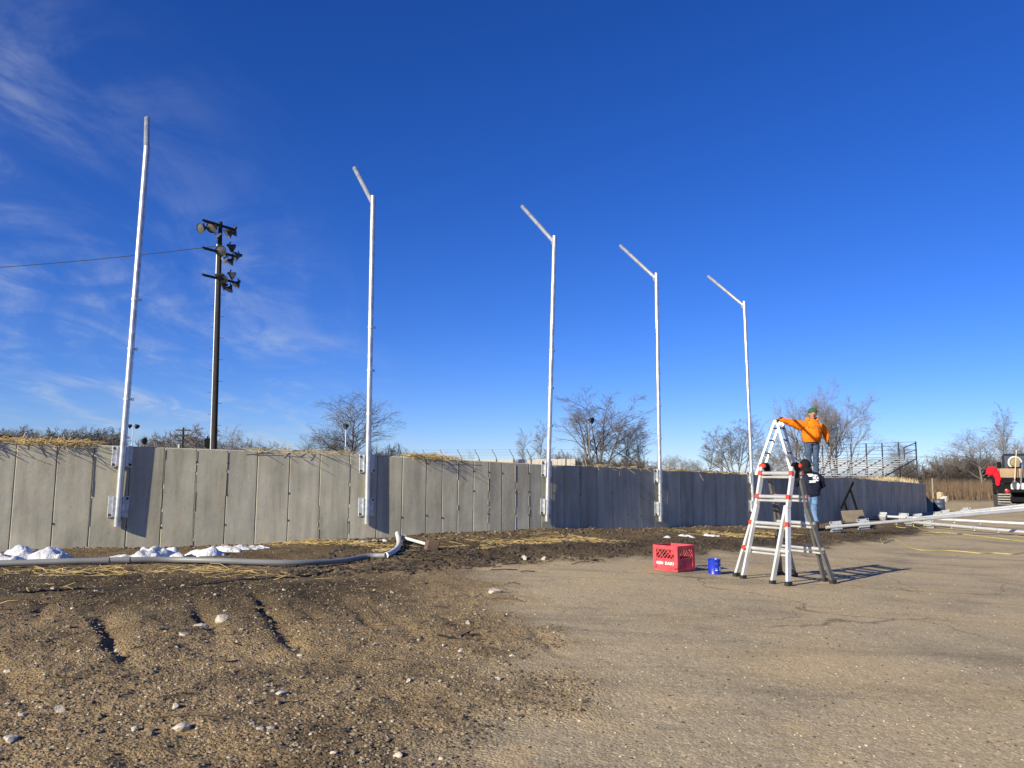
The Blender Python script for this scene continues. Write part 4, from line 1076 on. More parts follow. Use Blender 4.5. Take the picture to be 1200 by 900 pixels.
def man_navy():
    g = on(951, 622, 18.0); root = thing('person', 'man in navy jacket and black hat seen from behind, white logo on his back', 'person', g)
    k = FPX / g.y; U = Vector((0, 0, 1))
    J = lambda px, py, y=0: Vector(((px - 951) / k, y, at(951, py, g.y).z - g.z)); Z = lambda py: J(0, py).z
    face = Vector((.1, 1, -.12)).normalized(); head = J(947.3, 545.5, .05); hipz = .86
    sh = [J(942.5, 556, .02), J(960, 557, .02)]; el = [J(938.5, 567, .14), J(967, 568, .08)]; wr = [J(940, 562, .34), J(960, 574.5, .30)]
    knees = [Vector((-.06, .05, .46)), Vector((.09, .03, .46))]; feet = [Vector((-.05, .0, 0)), Vector((.09, -.03, 0))]
    body(root, hipz, sh, el, wr, knees, feet, J(948.5, 552, .02), head, face=face)
    S_ = [('loft', [((.02, 0, Z(580.5)), .20, .15), ((.02, 0, Z(579)), .215, .165), ((.02, 0, Z(573)), .215, .165), ((.015, -.01, Z(566)), .225, .17), ((.01, -.01, Z(560.5)), .225, .155), ((0, 0, Z(556.5)), .19, .13), ((-.02, .01, Z(553.5)), .12, .10), ((-.04, .015, Z(551.5)), .09, .085)])]
    for i in (0, 1):
        S_.append(('limb', [sh[i] + Vector((.03 * (1 - 2 * i), 0, -.03)), sh[i].lerp(el[i], .5) + Vector((.012 * (2 * i - 1), -.02, 0)), el[i], el[i].lerp(wr[i], .6), wr[i]], [.11, .10, .086, .07, .05]))
    ja = blob('jacket', S_, NAVY, root, .012, 3, .022, 7)
    # white back emblem: rough blot with two dark letters
    rn = random.Random(3); cen = (.03, Z(560)); bm = bmesh.new()
    def blot(cx, cy, rx, ry, n, jag):
        c = bm.verts.new((cx, cy, 0)); prev = [c] * n
        qs = [1 + rn.uniform(-jag, jag) for _ in range(n)]
        for f_ in (.5, 1.0):
            ring = [bm.verts.new((cx + rx * f_ * qs[i] * math.copysign(abs(math.cos(2 * math.pi * i / n)) ** .6, math.cos(2 * math.pi * i / n)), cy + ry * f_ * qs[i] * math.copysign(abs(math.sin(2 * math.pi * i / n)) ** .6, math.sin(2 * math.pi * i / n)), 0)) for i in range(n)]
            for i in range(n):
                j = (i + 1) % n
                if f_ == .5: bm.faces.new((c, ring[i], ring[j]))
                else: bm.faces.new((prev[i], ring[i], ring[j], prev[j]))
            prev = ring
    blot(.055, .0, .08, .075, 28, .05); blot(-.055, .06, .06, .03, 18, .25); blot(-.03, -.085, .07, .022, 18, .3)
    me = bpy.data.meshes.new('back_logo'); bm.to_mesh(me); bm.free(); lay_on(me, ja, cen, .012); me.materials.append(WHITEP); link_mesh('back_logo', me, root)
    printed('logo_letters', 'CO', .13, root, ja, (cen[0] + .055, cen[1]), NAVY, 1.0, .018)
    trousers(root, hipz, knees, [f + U * .10 for f in feet], DENIM2, .14, 9)
    boots(root, feet, Vector((.05, 1, 0)).normalized(), BOOT)
    hat(root, head + Vector((0, -.012, 0)), HATB, .105, -.03)
    blob('hood', [('ball', head + Vector((0, -.03, -.045)), (.105, .10, .09)), ('ball', J(948.3, 551.8, -.02), (.125, .10, .07))], HATB, root, .012, 3)
    glove(root, wr[0], Vector((.1, .8, .3)), (1, 0, -.3), 1, .8); glove(root, wr[1], Vector((-.5, .7, .1)), (-.4, -.3, -.8), -1, .7)
man_navy()

# ------------------------------------------------------------------ red crate and blue can
REDC = mat('red_crate_plastic', (.54, .055, .07), .6, var=.3, scale=8)
def crate():
    fc = on(794, 671, 8.0); root = thing('milk_crate', 'faded red plastic milk crate with lattice sides and white lettering', 'crate', fc, 0)
    root['label'] = 'open red plastic milk crate with lattice sides and white lettering on the gravel'
    W, H, T = .325, .272, .009
    rz = rad(42)
    c = fc.to_2d() + Vector((math.cos(rz) * W / 2 - math.sin(rz) * W / 2, math.sin(rz) * W / 2 + math.cos(rz) * W / 2))
    root.location = (c.x, c.y, gz(c.x, c.y) + .004); root.rotation_euler = (0, 0, rz)
    for k in range(4):
        R = Matrix.Rotation(k * math.pi / 2, 3, 'Z'); m = MB()
        def bx(cx, cz, sx_, sz_, off=0, th=T):
            m.box(R @ Vector((cx, -W / 2 + th / 2 - off, cz)), (sx_, th, sz_), R, .002)
        bx(0, H - .021, W - .004, .042, .003, .014); bx(0, .014, W - .004, .028, .002, .012)
        for s_ in (-1, 1): bx(s_ * (W / 2 - .024), H / 2, .044, H - .07, .0015, .012)
        bx(0, .075, W - .09, .10, -.003 if k % 2 == 0 else -.006, .005)
        bx(0, .130, W - .09, .012, .001, .011)
        # diagonal lattice in the open upper window
        x0, x1, z0, z1 = -W / 2 + .045, W / 2 - .045, .135, H - .04
        for sg in (1, -1):
            for i in range(-4, 12):
                if sg < 0 and i % 3: continue
                xs = x0 + i * .043; a = None
                pts = []
                for t in np.linspace(0, 1, 60):
                    x = xs + sg * t * (z1 - z0) * .95 + (0 if sg > 0 else .10); z = z0 + t * (z1 - z0)
                    if x0 <= x <= x1: pts.append((x, z))
                if len(pts) > 6:
                    (xa, za), (xb, zb) = pts[0], pts[-1]; y = -W / 2 + .004 + (.002 if sg > 0 else -.0005)
                    m.bar(R @ Vector((xa, y, za)), R @ Vector((xb, y, zb)), .0075, .0045, up=R @ Vector((0, 1, 0)))
        o = m.build('side_panel', REDC, root)
        if k == 3:
            for txt, z, sz in (('KEIM  DAIRY', .080, .043),):
                cu = bpy.data.curves.new('lettering', 'FONT'); cu.body = txt; cu.size = sz; cu.align_x = 'CENTER'; cu.align_y = 'CENTER'; cu.extrude = .0006; cu.offset = .0012
                oo = bpy.data.objects.new('lettering', cu); COL.objects.link(oo); dg = bpy.context.evaluated_depsgraph_get(); dg.update()
                me = bpy.data.meshes.new_from_object(oo.evaluated_get(dg)); bpy.data.objects.remove(oo)
                for v in me.vertices:
                    q = R @ Vector((v.co.x, -W / 2 - .0005 - v.co.z + .0035, z + v.co.y)); v.co = q
                me.materials.clear(); me.materials.append(WHITEP); link_mesh('lettering', me, o)
    m = MB()
    for i in range(7):
        u = -W / 2 + .03 + i * (W - .06) / 6; m.box((u, 0, .008), (.012, W - .02, .007)); m.box((0, u, .0135), (W - .02, .012, .006))
    m.build('floor_grid', REDC, root)
crate()
def paint_can():
    p = on(837.3, 672.5, 8.3); root = thing('paint_can', 'small blue paint can with a white label patch beside the red crate', 'paint can', p, rad(8))
    r, h = .067, .158; BL = mat('blue_can_paint', (.012, .035, .42), .35, var=.15, scale=14)
    m = MB(); m.lathe([(0, 0), (0, r), (.004, r + .0025), (.009, r), (h * .5, r), (h - .012, r), (h - .006, r + .003), (h, r + .003), (h, r - .005), (h - .010, r - .008), (h - .010, 0)], (0, 0, 0), (0, 0, 1), 28); m.build('can', BL, root, True)
    m = MB(); ring = [(r * 1.02 * math.cos(a), -.012 - .05 * 0, h - .03 + .0) for a in (0,)]
    hp = [Vector((-(r + .004) * math.cos(t), (r + .010) * math.sin(t) , h - .035 - .075 * math.sin(t))) for t in np.linspace(0, math.pi, 15)]
    m.tube(hp, .0022, 6); m.build('handle', GALVP, root, True)
    rn = random.Random(5)
    def patch(nm, a0, a1, z0, z1, mt, jag):
        vs, fs = [], []; n = 8
        for i in range(n + 1):
            a = rad(a0 + (a1 - a0) * i / n)
            lo, hi = z0 + rn.uniform(0, jag), z1 - rn.uniform(0, jag)
            for z in (lo, (lo + hi) / 2, hi): vs.append((math.cos(a) * (r + .0012), math.sin(a) * (r + .0012), z))
        for i in range(n):
            for j in (0, 1): fs.append((i * 3 + j, i * 3 + 3 + j, i * 3 + 4 + j, i * 3 + 1 + j))
        MB().add(vs, fs).build(nm, mt, root, True)
    patch('white_label', -62, -36, .025, .098, WHITEP, .02); patch('label_stripe', -60, -38, .105, .135, mat('lilac_print', (.30, .26, .50), .6), .006)
    patch('white_label', -104, -84, .040, .052, WHITEP, .002); patch('white_label', -106, -86, .060, .066, mat('pale_blue_print', (.2, .3, .7), .5), .001); patch('label_stripe', -112, -80, .108, .122, mat('mid_blue_print', (.03, .10, .62), .5), .002)
paint_can()

# ------------------------------------------------------------------ grey pipe, post stub
PVC = mat('grey_pvc', (.19, .195, .20), .5, var=.12, scale=5); PVCW = mat('pale_pvc', (.60, .60, .58), .5, var=.08)
def smooth(pts, n=6):
    out = []
    for i in range(len(pts) - 1):
        p0, p1, p2, p3 = pts[max(i - 1, 0)], pts[i], pts[i + 1], pts[min(i + 2, len(pts) - 1)]
        for k in range(n):
            t = k / n; out.append(.5 * ((2 * p1) + (p2 - p0) * t + (2 * p0 - 5 * p1 + 4 * p2 - p3) * t * t + (3 * p1 - p0 - 3 * p2 + p3) * t ** 3))
    out.append(pts[-1]); return out
def pipe():
    root = thing('drain_pipe', 'long grey plastic pipe lying across the dirt and bending up at its pale end', 'pipe')
    R0 = .030
    raw = [(-180, 668), (-90, 666), (0, 665), (70, 663), (147, 661), (200, 660.5), (250, 661.5), (305, 663.5), (352, 664), (400, 661.5), (432, 656), (452, 653.5)]
    pts = [on(x, y, 7.6, R0 * .9) for x, y in raw]
    for p in pts: p.z += .012
    sp = smooth(pts, 6)
    m = MB(); m.tube(sp, R0, 14); m.build('tube', PVC, root, True)
    el = [pts[-1], on(461, 650.5, 8.9, R0 + .01), on(466.5, 645.5, 9.3, R0 + .02), on(467.5, 640, 9.6, R0 + .04), on(465.5, 634, 9.9, R0 + .07)]
    m = MB(); e2 = smooth(el, 6); m.tube(e2, R0 * 1.12, 14); m.build('elbow', PVCW, root, True)
    for i in (4 * 6 - 0, 3 * 6 + 4):
        i = min(i, len(sp) - 2); d = (sp[i + 1] - sp[i - 1]).normalized(); m = MB(); m.tube([sp[i] - d * .035, sp[i] + d * .035], R0 * 1.17, 14)
        m.build('coupling', PVC, root, True)
    for i in range(5, len(sp) - 2, 9):
        pass
pipe()
def stub():
    a, b = on(474, 635, 9.9, .05), on(505, 645, 9.2, .055); root = thing('post_stub', 'short pale post with a rust-brown square base block lying on the dirt', 'post', b)
    d = (b - a).normalized(); o = -b
    m = MB(); m.tube([a + o, b + o - d * .02], .021, 12); m.build('shaft', PVCW, root, True)
    m = MB(); m.bar(b + o - d * .03, b + o + d * .115, .15, .13, up=(.2, .1, 1), bev=.01); m.build('block', mat('rusty_block', (.12, .075, .055), .9, var=.35, scale=10), root)
    m = MB(); m.lathe([(0, 0), (0, .04), (.05, .046), (.06, .03), (.06, 0)], a + o - d * .06, d, 12); m.build('end_cap', ROCKM, root, True)
stub()

# ------------------------------------------------------------------ snow
def snow(label, bumps, seed, res=.022):
    """bumps: photo px, px, radius, height"""
    B = [(on(px, py, 8.2), r, h, e) for px, py, r, h, e in bumps]
    x0 = min(b.x - r * e for b, r, h, e in B) - .05; x1 = max(b.x + r * e for b, r, h, e in B) + .05; y0 = min(b.y - r for b, r, h, e in B) - .05; y1 = max(b.y + r for b, r, h, e in B) + .05
    xs = np.arange(x0, x1, res); ys = np.arange(y0, y1, res); X, Y = np.meshgrid(xs, ys); Z = np.full(X.shape, -1.0); g, _, _ = ground(X, Y)
    wx = X + .05 * fbm(X * 7 + seed, Y * 7, 3); wy = Y + .05 * fbm(X * 7, Y * 7 + seed, 3)
    for b, r, h, e in B:
        q = 1 - ((wx - b.x) / (r * e)) ** 2 - ((wy - b.y) / r) ** 2
        Z = np.maximum(Z, h * np.sign(q) * np.abs(q) ** .6)
    Z = Z + .055 * Z.clip(0, 1) ** .4 * (fbm(X * 8 + seed, Y * 7, 3) * 2.6 - .5 * np.abs(fbm(X * 14 + seed, Y * 14, 3)) * 1.5)
    Z = np.where(Z > 0, Z, -.03)
    V = np.stack([X, Y, g + Z], -1).reshape(-1, 3); nx = len(xs); keep = np.maximum.reduce([Z[:-1, :-1], Z[1:, :-1], Z[:-1, 1:], Z[1:, 1:]]) > 0
    i = (np.arange(len(ys) - 1)[:, None] * nx + np.arange(nx - 1)[None])[keep]
    Fc = np.stack([i, i + 1, i + nx + 1, i + nx], 1); used = np.unique(Fc); mp = np.zeros(len(V), int); mp[used] = np.arange(len(used))
    o = np_mesh('snow_mound', V[used], mp[Fc], SNOW, smooth=True); tag(o, label, 'snow', 'melting snow mounds along the wall')
snow('two-humped mound of white snow between the grey pipe and the wall', [(6, 659, .13, .07, 1.3), (26, 657, .18, .13, 1.2), (40, 658, .11, .09, 1.0), (57, 657, .17, .12, 1.25), (76, 658, .10, .06, 1.3)], 1)
snow('broken lump of snow right of the first pole, just behind the pipe', [(180, 654, .14, .12, 1.1), (168, 656, .12, .09, 1.4), (200, 653, .10, .11, 1.0), (150, 656, .12, .045, 2.0), (207, 655, .08, .06, 1.3)], 5)
snow('thin low streak of dirty snow stretching along the wall foot', [(240, 650, .13, .07, 1.7), (262, 646, .10, .055, 2.2), (275, 644.5, .07, .035, 2.6), (285, 643, .07, .035, 3.0), (296, 642.5, .06, .03, 2.6), (305, 642, .05, .025, 2.6)], 9)
snow('flat scrap of white snow at the wall foot by the second pole', [(445, 634, .045, .025, 3.4), (425, 635, .03, .02, 2.0)], 12)
snow('longer white scrap of snow behind the red crate at the wall foot', [(806, 629, .07, .03, 2.6)], 15, .03)
snow('flat white scrap of snow behind the paint can at the wall foot', [(833, 628, .08, .03, 2.2)], 16, .03)
snow('smallest white scrap of snow, just behind the red crate', [(782, 630, .06, .03, 1.2)], 17, .03)

# ------------------------------------------------------------------ stones
def rock(px, py, w_, h_, label, flat=.45, seed=0, m=None):
    p = on(px, py, 5); k = FPX / p.y; rx = w_ / k / 2; bm = bmesh.new(); bmesh.ops.create_icosphere(bm, subdivisions=2, radius=1); rn = random.Random(seed * 7 + 1)
    dirs = [(Vector((rn.gauss(0, 1), rn.gauss(0, 1), rn.gauss(0, .7))).normalized(), rn.uniform(.35, .8)) for _ in range(12)]
    for v in bm.verts:
        for d, c in dirs:
            t = v.co.dot(d)
            if t > c: v.co -= d * (t - c)
        v.co = Vector((v.co.x * rx * rn.uniform(1.1, 1.3), v.co.y * rx * rn.uniform(.85, 1.05), v.co.z * rx * flat * rn.uniform(1.2, 1.6)))
    me = bpy.data.meshes.new('rock'); bm.to_mesh(me); bm.free(); me.materials.append(m or ROCKM); o = link_mesh('rock', me); o.location = (p.x, p.y, p.z + rx * flat * .25); o.rotation_euler = (0, 0, rn.uniform(-.5, .5)); tag(o, label, 'rock', 'larger stones on the dirt')
RK = [(236, 734, 15, 7, 'grey-white rock lying left of a lumpier one on the furrowed dirt', .5), (259, 728, 19, 9, 'lumpy pale rock on the crest between two furrows', .6), (215, 744, 12, 6, 'narrow bright white stone below the pair of rocks', .45),
      (206, 829, 12, 6, 'white flat stone in the middle of the pebbly dirt', .5), (211, 855, 23, 9, 'longest pale slab of stone in the lower dirt', .4), (158, 856, 9, 7, 'small white stone to the side of the long pale slab', .7),
      (71, 834, 13, 9, 'grey-white wedge of stone with a dark shadow, lower dirt', .7), (331, 812, 21, 7, 'low pale stone slab half sunk in brown dirt', .25), (578, 695, 19, 8, 'chalk-white rock where dirt meets the gravel', .5),
      (549, 731, 9, 6, 'small white stone with a sharp shadow beside a stick', .7), (479, 799, 12, 5, 'thin pale stone at the dirt edge', .4), (440, 756, 11, 5, 'tan stone beside the dark soil patch', .5),
      (459, 696, 6, 5, 'tiny white stone near the post stub', .8), (540, 763, 7, 6, 'small pale stone just short of the gravel', .7), (520, 757, 8, 5, 'dull pale stone beside a smaller one', .6), (14, 868, 24, 8, 'broad pale stone at the near corner of the dirt', .3),
      (466, 886, 12, 8, 'pale stone near the bottom edge on the dirt', .6), (414, 884, 8, 6, 'grey stone at the bottom among dark pebbles', .7), (614, 655, 10, 6, 'brownish stone on the dark clod ridge', .7), (638, 656, 8, 6, 'white pebble on the dark clod ridge', .7),
      (262, 775, 9, 8, 'black clod of dirt standing alone', .9), (137, 762, 9, 5, 'pale flake of stone at the upper dirt', .4)]
for i, (px, py, w_, h_, lb, fl) in enumerate(RK): rock(px, py, w_, h_, lb, fl, i + 3, CLOD if 'clod of' in lb else (GRAVD if lb.startswith('grey stone') else None))

def scatter(name, label, cat, n, region, size, m, seed, power=1.6, keepf=None, flat=.65):
    rs = np.random.RandomState(seed); x = []; y = []
    (x0, x1, y0, y1) = region
    while sum(len(a) for a in x) < n:
        yy = np.exp(rs.uniform(np.log(y0), np.log(y1), n)); u = rs.uniform(x0, x1, n); xx = u * yy
        z, dm, wd = ground(xx, yy, False); k = keepf(xx, yy, dm, wd, rs) & (wd > .04); x.append(xx[k]); y.append(yy[k])
    x = np.concatenate(x)[:n]; y = np.concatenate(y)[:n]; z, _, _ = ground(x, y)
    s = size[0] * (size[1] / size[0]) ** (rs.rand(n) ** power)
    gr = (1 + 5 ** .5) / 2
    oc = np.array([(-1, gr, 0), (1, gr, 0), (-1, -gr, 0), (1, -gr, 0), (0, -1, gr), (0, 1, gr), (0, -1, -gr), (0, 1, -gr), (gr, 0, -1), (gr, 0, 1), (-gr, 0, -1), (-gr, 0, 1)], float) / 1.9
    of = np.array([(0, 11, 5), (0, 5, 1), (0, 1, 7), (0, 7, 10), (0, 10, 11), (1, 5, 9), (5, 11, 4), (11, 10, 2), (10, 7, 6), (7, 1, 8), (3, 9, 4), (3, 4, 2), (3, 2, 6), (3, 6, 8), (3, 8, 9), (4, 9, 5), (2, 4, 11), (6, 2, 10), (8, 6, 7), (9, 8, 1)])
    P = oc[None] * rs.uniform(.72, 1.2, (n, 12, 3)) * rs.uniform(.7, 1.15, (n, 1, 3)); a = rs.rand(n) * 6.28; c_, s_ = np.cos(a), np.sin(a)
    X = P[..., 0] * c_[:, None] - P[..., 1] * s_[:, None]; Y = P[..., 0] * s_[:, None] + P[..., 1] * c_[:, None]
    V = np.stack([X * s[:, None] + x[:, None], Y * s[:, None] * .85 + y[:, None], P[..., 2] * s[:, None] * flat + z[:, None] + s[:, None] * .12], -1).reshape(-1, 3)
    Fc = (np.arange(n)[:, None, None] * 12 + of[None]).reshape(-1, 3)
    o = np_mesh(name, V, Fc, m); tag(o, label, cat, kind='stuff')
patch = lambda x, y: fbm(x * 1.1 + 2, y * 1.1, 3)
scatter('pale_gravel', 'pale gravel strewn over the brown dirt', 'gravel', 3400, (-.74, .1, 2.3, 8.5), (.0022, .010), GRAVL, 1, 2.2, lambda x, y, d, w_, r: (d > .45) & (patch(x, y) + r.uniform(-.7, .7, len(x)) > .0))
scatter('brown_gravel', 'brown pebbles and crumbs of dirt', 'gravel', 26000, (-.74, .12, 2.3, 9.5), (.0022, .011), mat('brown_pebble', (.20, .158, .105), .95, var=.45, scale=5), 2, 2.4, lambda x, y, d, w_, r: (d > .3) & (patch(x + 7, y) + r.uniform(-.8, .8, len(x)) > -.1))
scatter('dark_gravel', 'dark pebbles gathered in the furrows', 'gravel', 9000, (-.74, .12, 2.3, 9.5), (.0022, .012), mat('dark_pebble', (.055, .045, .036), .95, var=.4, scale=5), 3, 2.0, lambda x, y, d, w_, r: (d > .3) & (patch(x + 3, y + 9) + r.uniform(-.5, .5, len(x)) > .25))
scatter('half_buried_stones', 'half-buried stones in the dirt', 'stones', 150, (-.74, .1, 2.4, 8.5), (.010, .028), ROCKM, 8, 2.6, lambda x, y, d, w_, r: (d > .45) & (patch(x, y) + r.uniform(-.6, .6, len(x)) > .0), .55)
scatter('brown_lumps', 'brown lumps of broken soil', 'clods', 1300, (-.74, .1, 2.9, 9.5), (.007, .022), mat('soil_lump', (.17, .13, .085), .95, var=.4, scale=5), 9, 2.4, lambda x, y, d, w_, r: (d > .4) & (patch(x + 5, y + 2) + r.uniform(-.5, .5, len(x)) > .1), .7)
scatter('dirt_clods', 'dark moist clods heaped along the wall side', 'clods', 9000, (-.5, .62, 7.0, 21), (.006, .034), mat('moist_clod', (.050, .038, .028), .95, var=.5, scale=3), 4, 2.0, lambda x, y, d, w_, r: (d > .5) & (w_ < 3.4) & (x > -2.2), .8)
scatter('loose_chips', 'loose stone chips on the worn gravel lot', 'gravel', 2200, (-.05, .7, 2.4, 12), (.0025, .008), mat('lot_chip', (.40, .35, .27), .9, var=.45, scale=5), 5, 2.5, lambda x, y, d, w_, r: d < .6)
scatter('dark_chips', 'dark stone chips on the worn gravel lot', 'gravel', 2600, (-.05, .7, 2.4, 12), (.0025, .009), mat('dark_lot_chip', (.075, .065, .052), .9, var=.4, scale=5), 6, 2.4, lambda x, y, d, w_, r: d < .6)
scatter('wall_rubble', 'light crumbs and rubble along the foot of the wall', 'rubble', 700, (-.7, .62, 8.0, 24), (.008, .04), mat('rubble', (.17, .135, .095), .95, var=.45, scale=4), 7, 1.6, lambda x, y, d, w_, r: w_ < .45)

# ------------------------------------------------------------------ straw
def sticks(name, label, C, D, L, r, m, cat='straw'):
    C = np.asarray(C, float); D = np.asarray(D, float); D /= np.linalg.norm(D, axis=1)[:, None]; L = np.asarray(L)[:, None]; n = len(C)
    u = np.cross(D, [.3, .2, .93]); u /= np.linalg.norm(u, axis=1)[:, None]; v = np.cross(D, u); vs = []
    bend = np.random.RandomState(3).uniform(-.12, .12, (n, 1)) * L
    for t in (-.5, 0, .5):
        for k in range(3):
            a = k * 2.094; vs.append(C + D * L * t + (u * math.cos(a) + v * math.sin(a)) * r + v * bend * (1 if t == 0 else 0))
    V = np.stack(vs, 1).reshape(-1, 3); i = np.arange(n) * 9; F_ = []
    for s_ in (0, 3):
        for k in range(3): F_.append(np.stack([i + s_ + k, i + s_ + (k + 1) % 3, i + s_ + 3 + (k + 1) % 3, i + s_ + 3 + k], 1))
    o = np_mesh(name, V, np.concatenate(F_), m); tag(o, label, cat, kind='stuff')
def wall_straw(name, label, px0, px1, n, hgt, m, seed, hang=.12):
    rs = np.random.RandomState(seed); s0, s1 = wall_arc_px(px0), wall_arc_px(px1); C = []; D = []; L = []
    for _ in range(n):
        s = rs.uniform(s0, s1); f = (s - s0) / (s1 - s0); p, an = wall_at(s); dep = rs.uniform(-.05, .45); hh = hgt * (.35 + .65 * (.5 + .5 * float(perlin(np.array([s * 2.3 + seed]), np.array([.5]))[0]) * 1.6)) * min(1, f * 6 + .2, (1 - f) * 5 + .15)
        c = Vector((p.x - math.sin(an) * dep, p.y + math.cos(an) * dep, p.z + .005 + abs(rs.normal(0, .5)) * max(hh, .005)))
        a = an + rs.normal(0, .6); d = (math.cos(a), math.sin(a), rs.normal(0, .22)); l = rs.uniform(.12, .42)
        if rs.rand() < hang and dep < .1: d = (math.sin(an) + rs.normal(0, .4), -math.cos(an) + rs.normal(0, .4), -.55 + rs.normal(0, .3)); c.z = p.z + .01
        C.append(c); D.append(d); L.append(l)
    sticks(name, label, C, D, L, .0035, m)
wall_straw('straw', 'thick tuft of golden straw spilling over the wall top at the near end', -60, 118, 620, .035, STRAW[0], 1)
wall_straw('straw', 'low heap of golden straw on the wall top past the second pole', 486, 538, 260, .06, STRAW[0], 2)
wall_straw('straw', 'thin wisps of straw lying on the wall top before the second pole', 300, 420, 160, .02, STRAW[1], 3, .2)
wall_straw('straw', 'thin wisps of straw on the shaded wall top', 690, 770, 120, .02, STRAW[1], 4, .2)
wall_straw('straw', 'golden straw along the wall top near the fifth pole', 785, 880, 260, .035, STRAW[0], 5)
wall_straw('straw', 'flattened straw on the wall top beside the bleachers', 985, 1045, 260, .03, STRAW[1], 6)
def tuft():
    rs = np.random.RandomState(4); C = []
    for _ in range(900):
        s = rs.uniform(wall_arc_px(1040), ARC[-1] - .05); p, an = wall_at(s); dep = rs.uniform(.22, .9); C.append((p.x - math.sin(an) * dep, p.y + math.cos(an) * dep, p.z - .06))
    tag(blades('dry_grass', C, (.12, .30), (.006, .014), STRAW[1], .5, 6), 'pale dry grass tufts on the wall top at the far end', 'grass', kind='stuff')
tuft()
def ground_straw(name, label, areas, m, seed, r=.003, ln=(.06, .3)):
    rs = np.random.RandomState(seed); C = []; D = []; L = []
    for (px, py, dx, dy, n) in areas:
        c0 = on(px, py, 8.5); k = FPX / c0.y
        for _ in range(n):
            x = c0.x + rs.normal(0, .5) * dx / k; y = c0.y + rs.normal(0, .5) * dy; 
            C.append((x, y)); a = rs.normal(.3, .7); D.append((math.cos(a), math.sin(a), rs.normal(0, .08))); L.append(rs.uniform(*ln))
    C = np.array(C); z, _, wd = ground(C[:, 0], C[:, 1]); ok = wd > .02; C = np.column_stack([C, z + .008])[ok]
    sticks(name, label, C, np.array(D)[ok], np.array(L)[ok], r, m)
ground_straw('straw', 'scattered straw on the dirt in front of the grey pipe', [(60, 670, 90, .25, 50), (190, 671, 120, .3, 70), (230, 668, 40, .2, 40), (290, 675, 60, .3, 22), (40, 690, 80, .5, 16)], STRAW[0], 11, .0032)
ground_straw('straw', 'yellow straw patch at the wall foot before the second pole', [(345, 637, 60, .25, 110), (380, 636, 40, .2, 60), (440, 640, 40, .2, 80), (455, 646, 16, .25, 80)], STRAW[0], 12, .0034)
ground_straw('straw', 'yellow straw strip at the foot of the shaded wall', [(655, 633, 50, .25, 140), (690, 632, 40, .2, 80), (600, 636, 60, .3, 120), (560, 640, 50, .4, 40)], STRAW[0], 13, .0034)
ground_straw('straw', 'yellow straw patch at the wall foot behind the trestle ladder', [(875, 628, 50, .35, 140), (905, 625, 30, .3, 80), (850, 627, 30, .25, 120)], STRAW[0], 14, .004)
ground_straw('straw', 'few stray stalks and twigs across the dirt slope', [(120, 700, 150, 1.2, 22), (300, 720, 200, 1.4, 22), (420, 700, 120, 1.2, 22), (520, 690, 120, 1.0, 22), (200, 800, 250, 1.0, 14)], STRAW[2], 15, .0032, (.05, .28))
ground_straw('twigs', 'dark twigs on the dug dirt near the post stub', [(540, 655, 120, .8, 60), (460, 668, 60, .5, 24), (545, 745, 20, .25, 4), (300, 665, 200, .3, 16)], CLOD, 16, .006, (.08, .35))

# ------------------------------------------------------------------ cords
YEL = mat('yellow_cord', (.42, .37, .12), .6, var=.15)
def cord(label, pts, r=.008):
    P = smooth([on(x, y, 14, r) for x, y in pts], 8)
    for p in P: p.z = gz(p.x, p.y) + r
    m = MB(); m.tube(P, r, 6); tag(m.build('extension_cord', YEL, None, True), label, 'cord')
cord('yellow extension cord wandering over the gravel, nearer of the two', [(1032, 631), (1033.5, 636), (1036, 637), (1042, 634.5), (1050, 633.2), (1057, 637), (1064, 641), (1075, 644.5), (1090, 645.5), (1110, 645.8), (1130, 647), (1148, 648.8), (1165, 648.5), (1185, 650), (1200, 648), (1225, 645)])
cord('yellow extension cord lying straighter beside the flat spare poles', [(1050, 617.5), (1062, 618.5), (1072, 617.5), (1082, 621), (1095, 624), (1112, 625), (1135, 627), (1160, 630), (1185, 633), (1215, 637)])
cr = smooth([on(x, y, 8, .006) for x, y in [(-30, 694), (20, 695), (60, 693), (100, 690.5), (150, 690), (200, 688), (250, 684), (300, 680), (350, 676), (390, 668)]], 8)
for p in cr: p.z = gz(p.x, p.y) + .005
m = MB(); m.tube(cr, .008, 6); tag(m.build('cable', BLACKM, None, True), 'thin black cable half buried in the dirt below the grey pipe', 'cable')

# ------------------------------------------------------------------ stand with board, stake, dark rail
def board_stand():
    d = 20.7; g = on(1000, 614, d); d = g.y = min(g.y, 20.9)
    root = thing('board_stand', 'black folding A-frame stand with a grey-brown board leaning on its feet, against the shaded wall', 'stand', (g.x, g.y, g.z)); root['label'] = 'black A-frame stand with a grey-brown board at its feet against the wall'
    J = lambda px, py, y=0: at(px, py, d + y) - Vector(root.location)
    def leg(a, b):
        m = MB(); m.bar(a, b, .05, .04, up=(0, 1, 0), bev=.006); m.build('leg', BLACK, root)
    leg(J(1000, 565, .25), J(985.5, 596, .05)); leg(J(996.3, 573, .22), J(1004.5, 598, .05)); leg(J(989.3, 588, .10), J(993, 599, .05)); leg(J(1004, 596, .1), J(1009, 613.5, .1)); leg(J(992.5, 597, .1), J(997.5, 614.5, 0))
    a = [J(986.5, 598.5, -.16), J(1011, 597.5, -.06), J(1014.5, 611.5, -.12), J(990, 612.5, -.22)]
    n = (a[1] - a[0]).cross(a[3] - a[0]).normalized() * -.05
    m = MB(); m.add(a + [p - n * (1 if n.y < 0 else -1) for p in a], [(0, 3, 2, 1), (4, 5, 6, 7), (0, 1, 5, 4), (1, 2, 6, 5), (2, 3, 7, 6), (3, 0, 4, 7)])
    m.build('board', mat('weathered_board', (.20, .17, .125), .8, var=.2, scale=6), root)
board_stand()
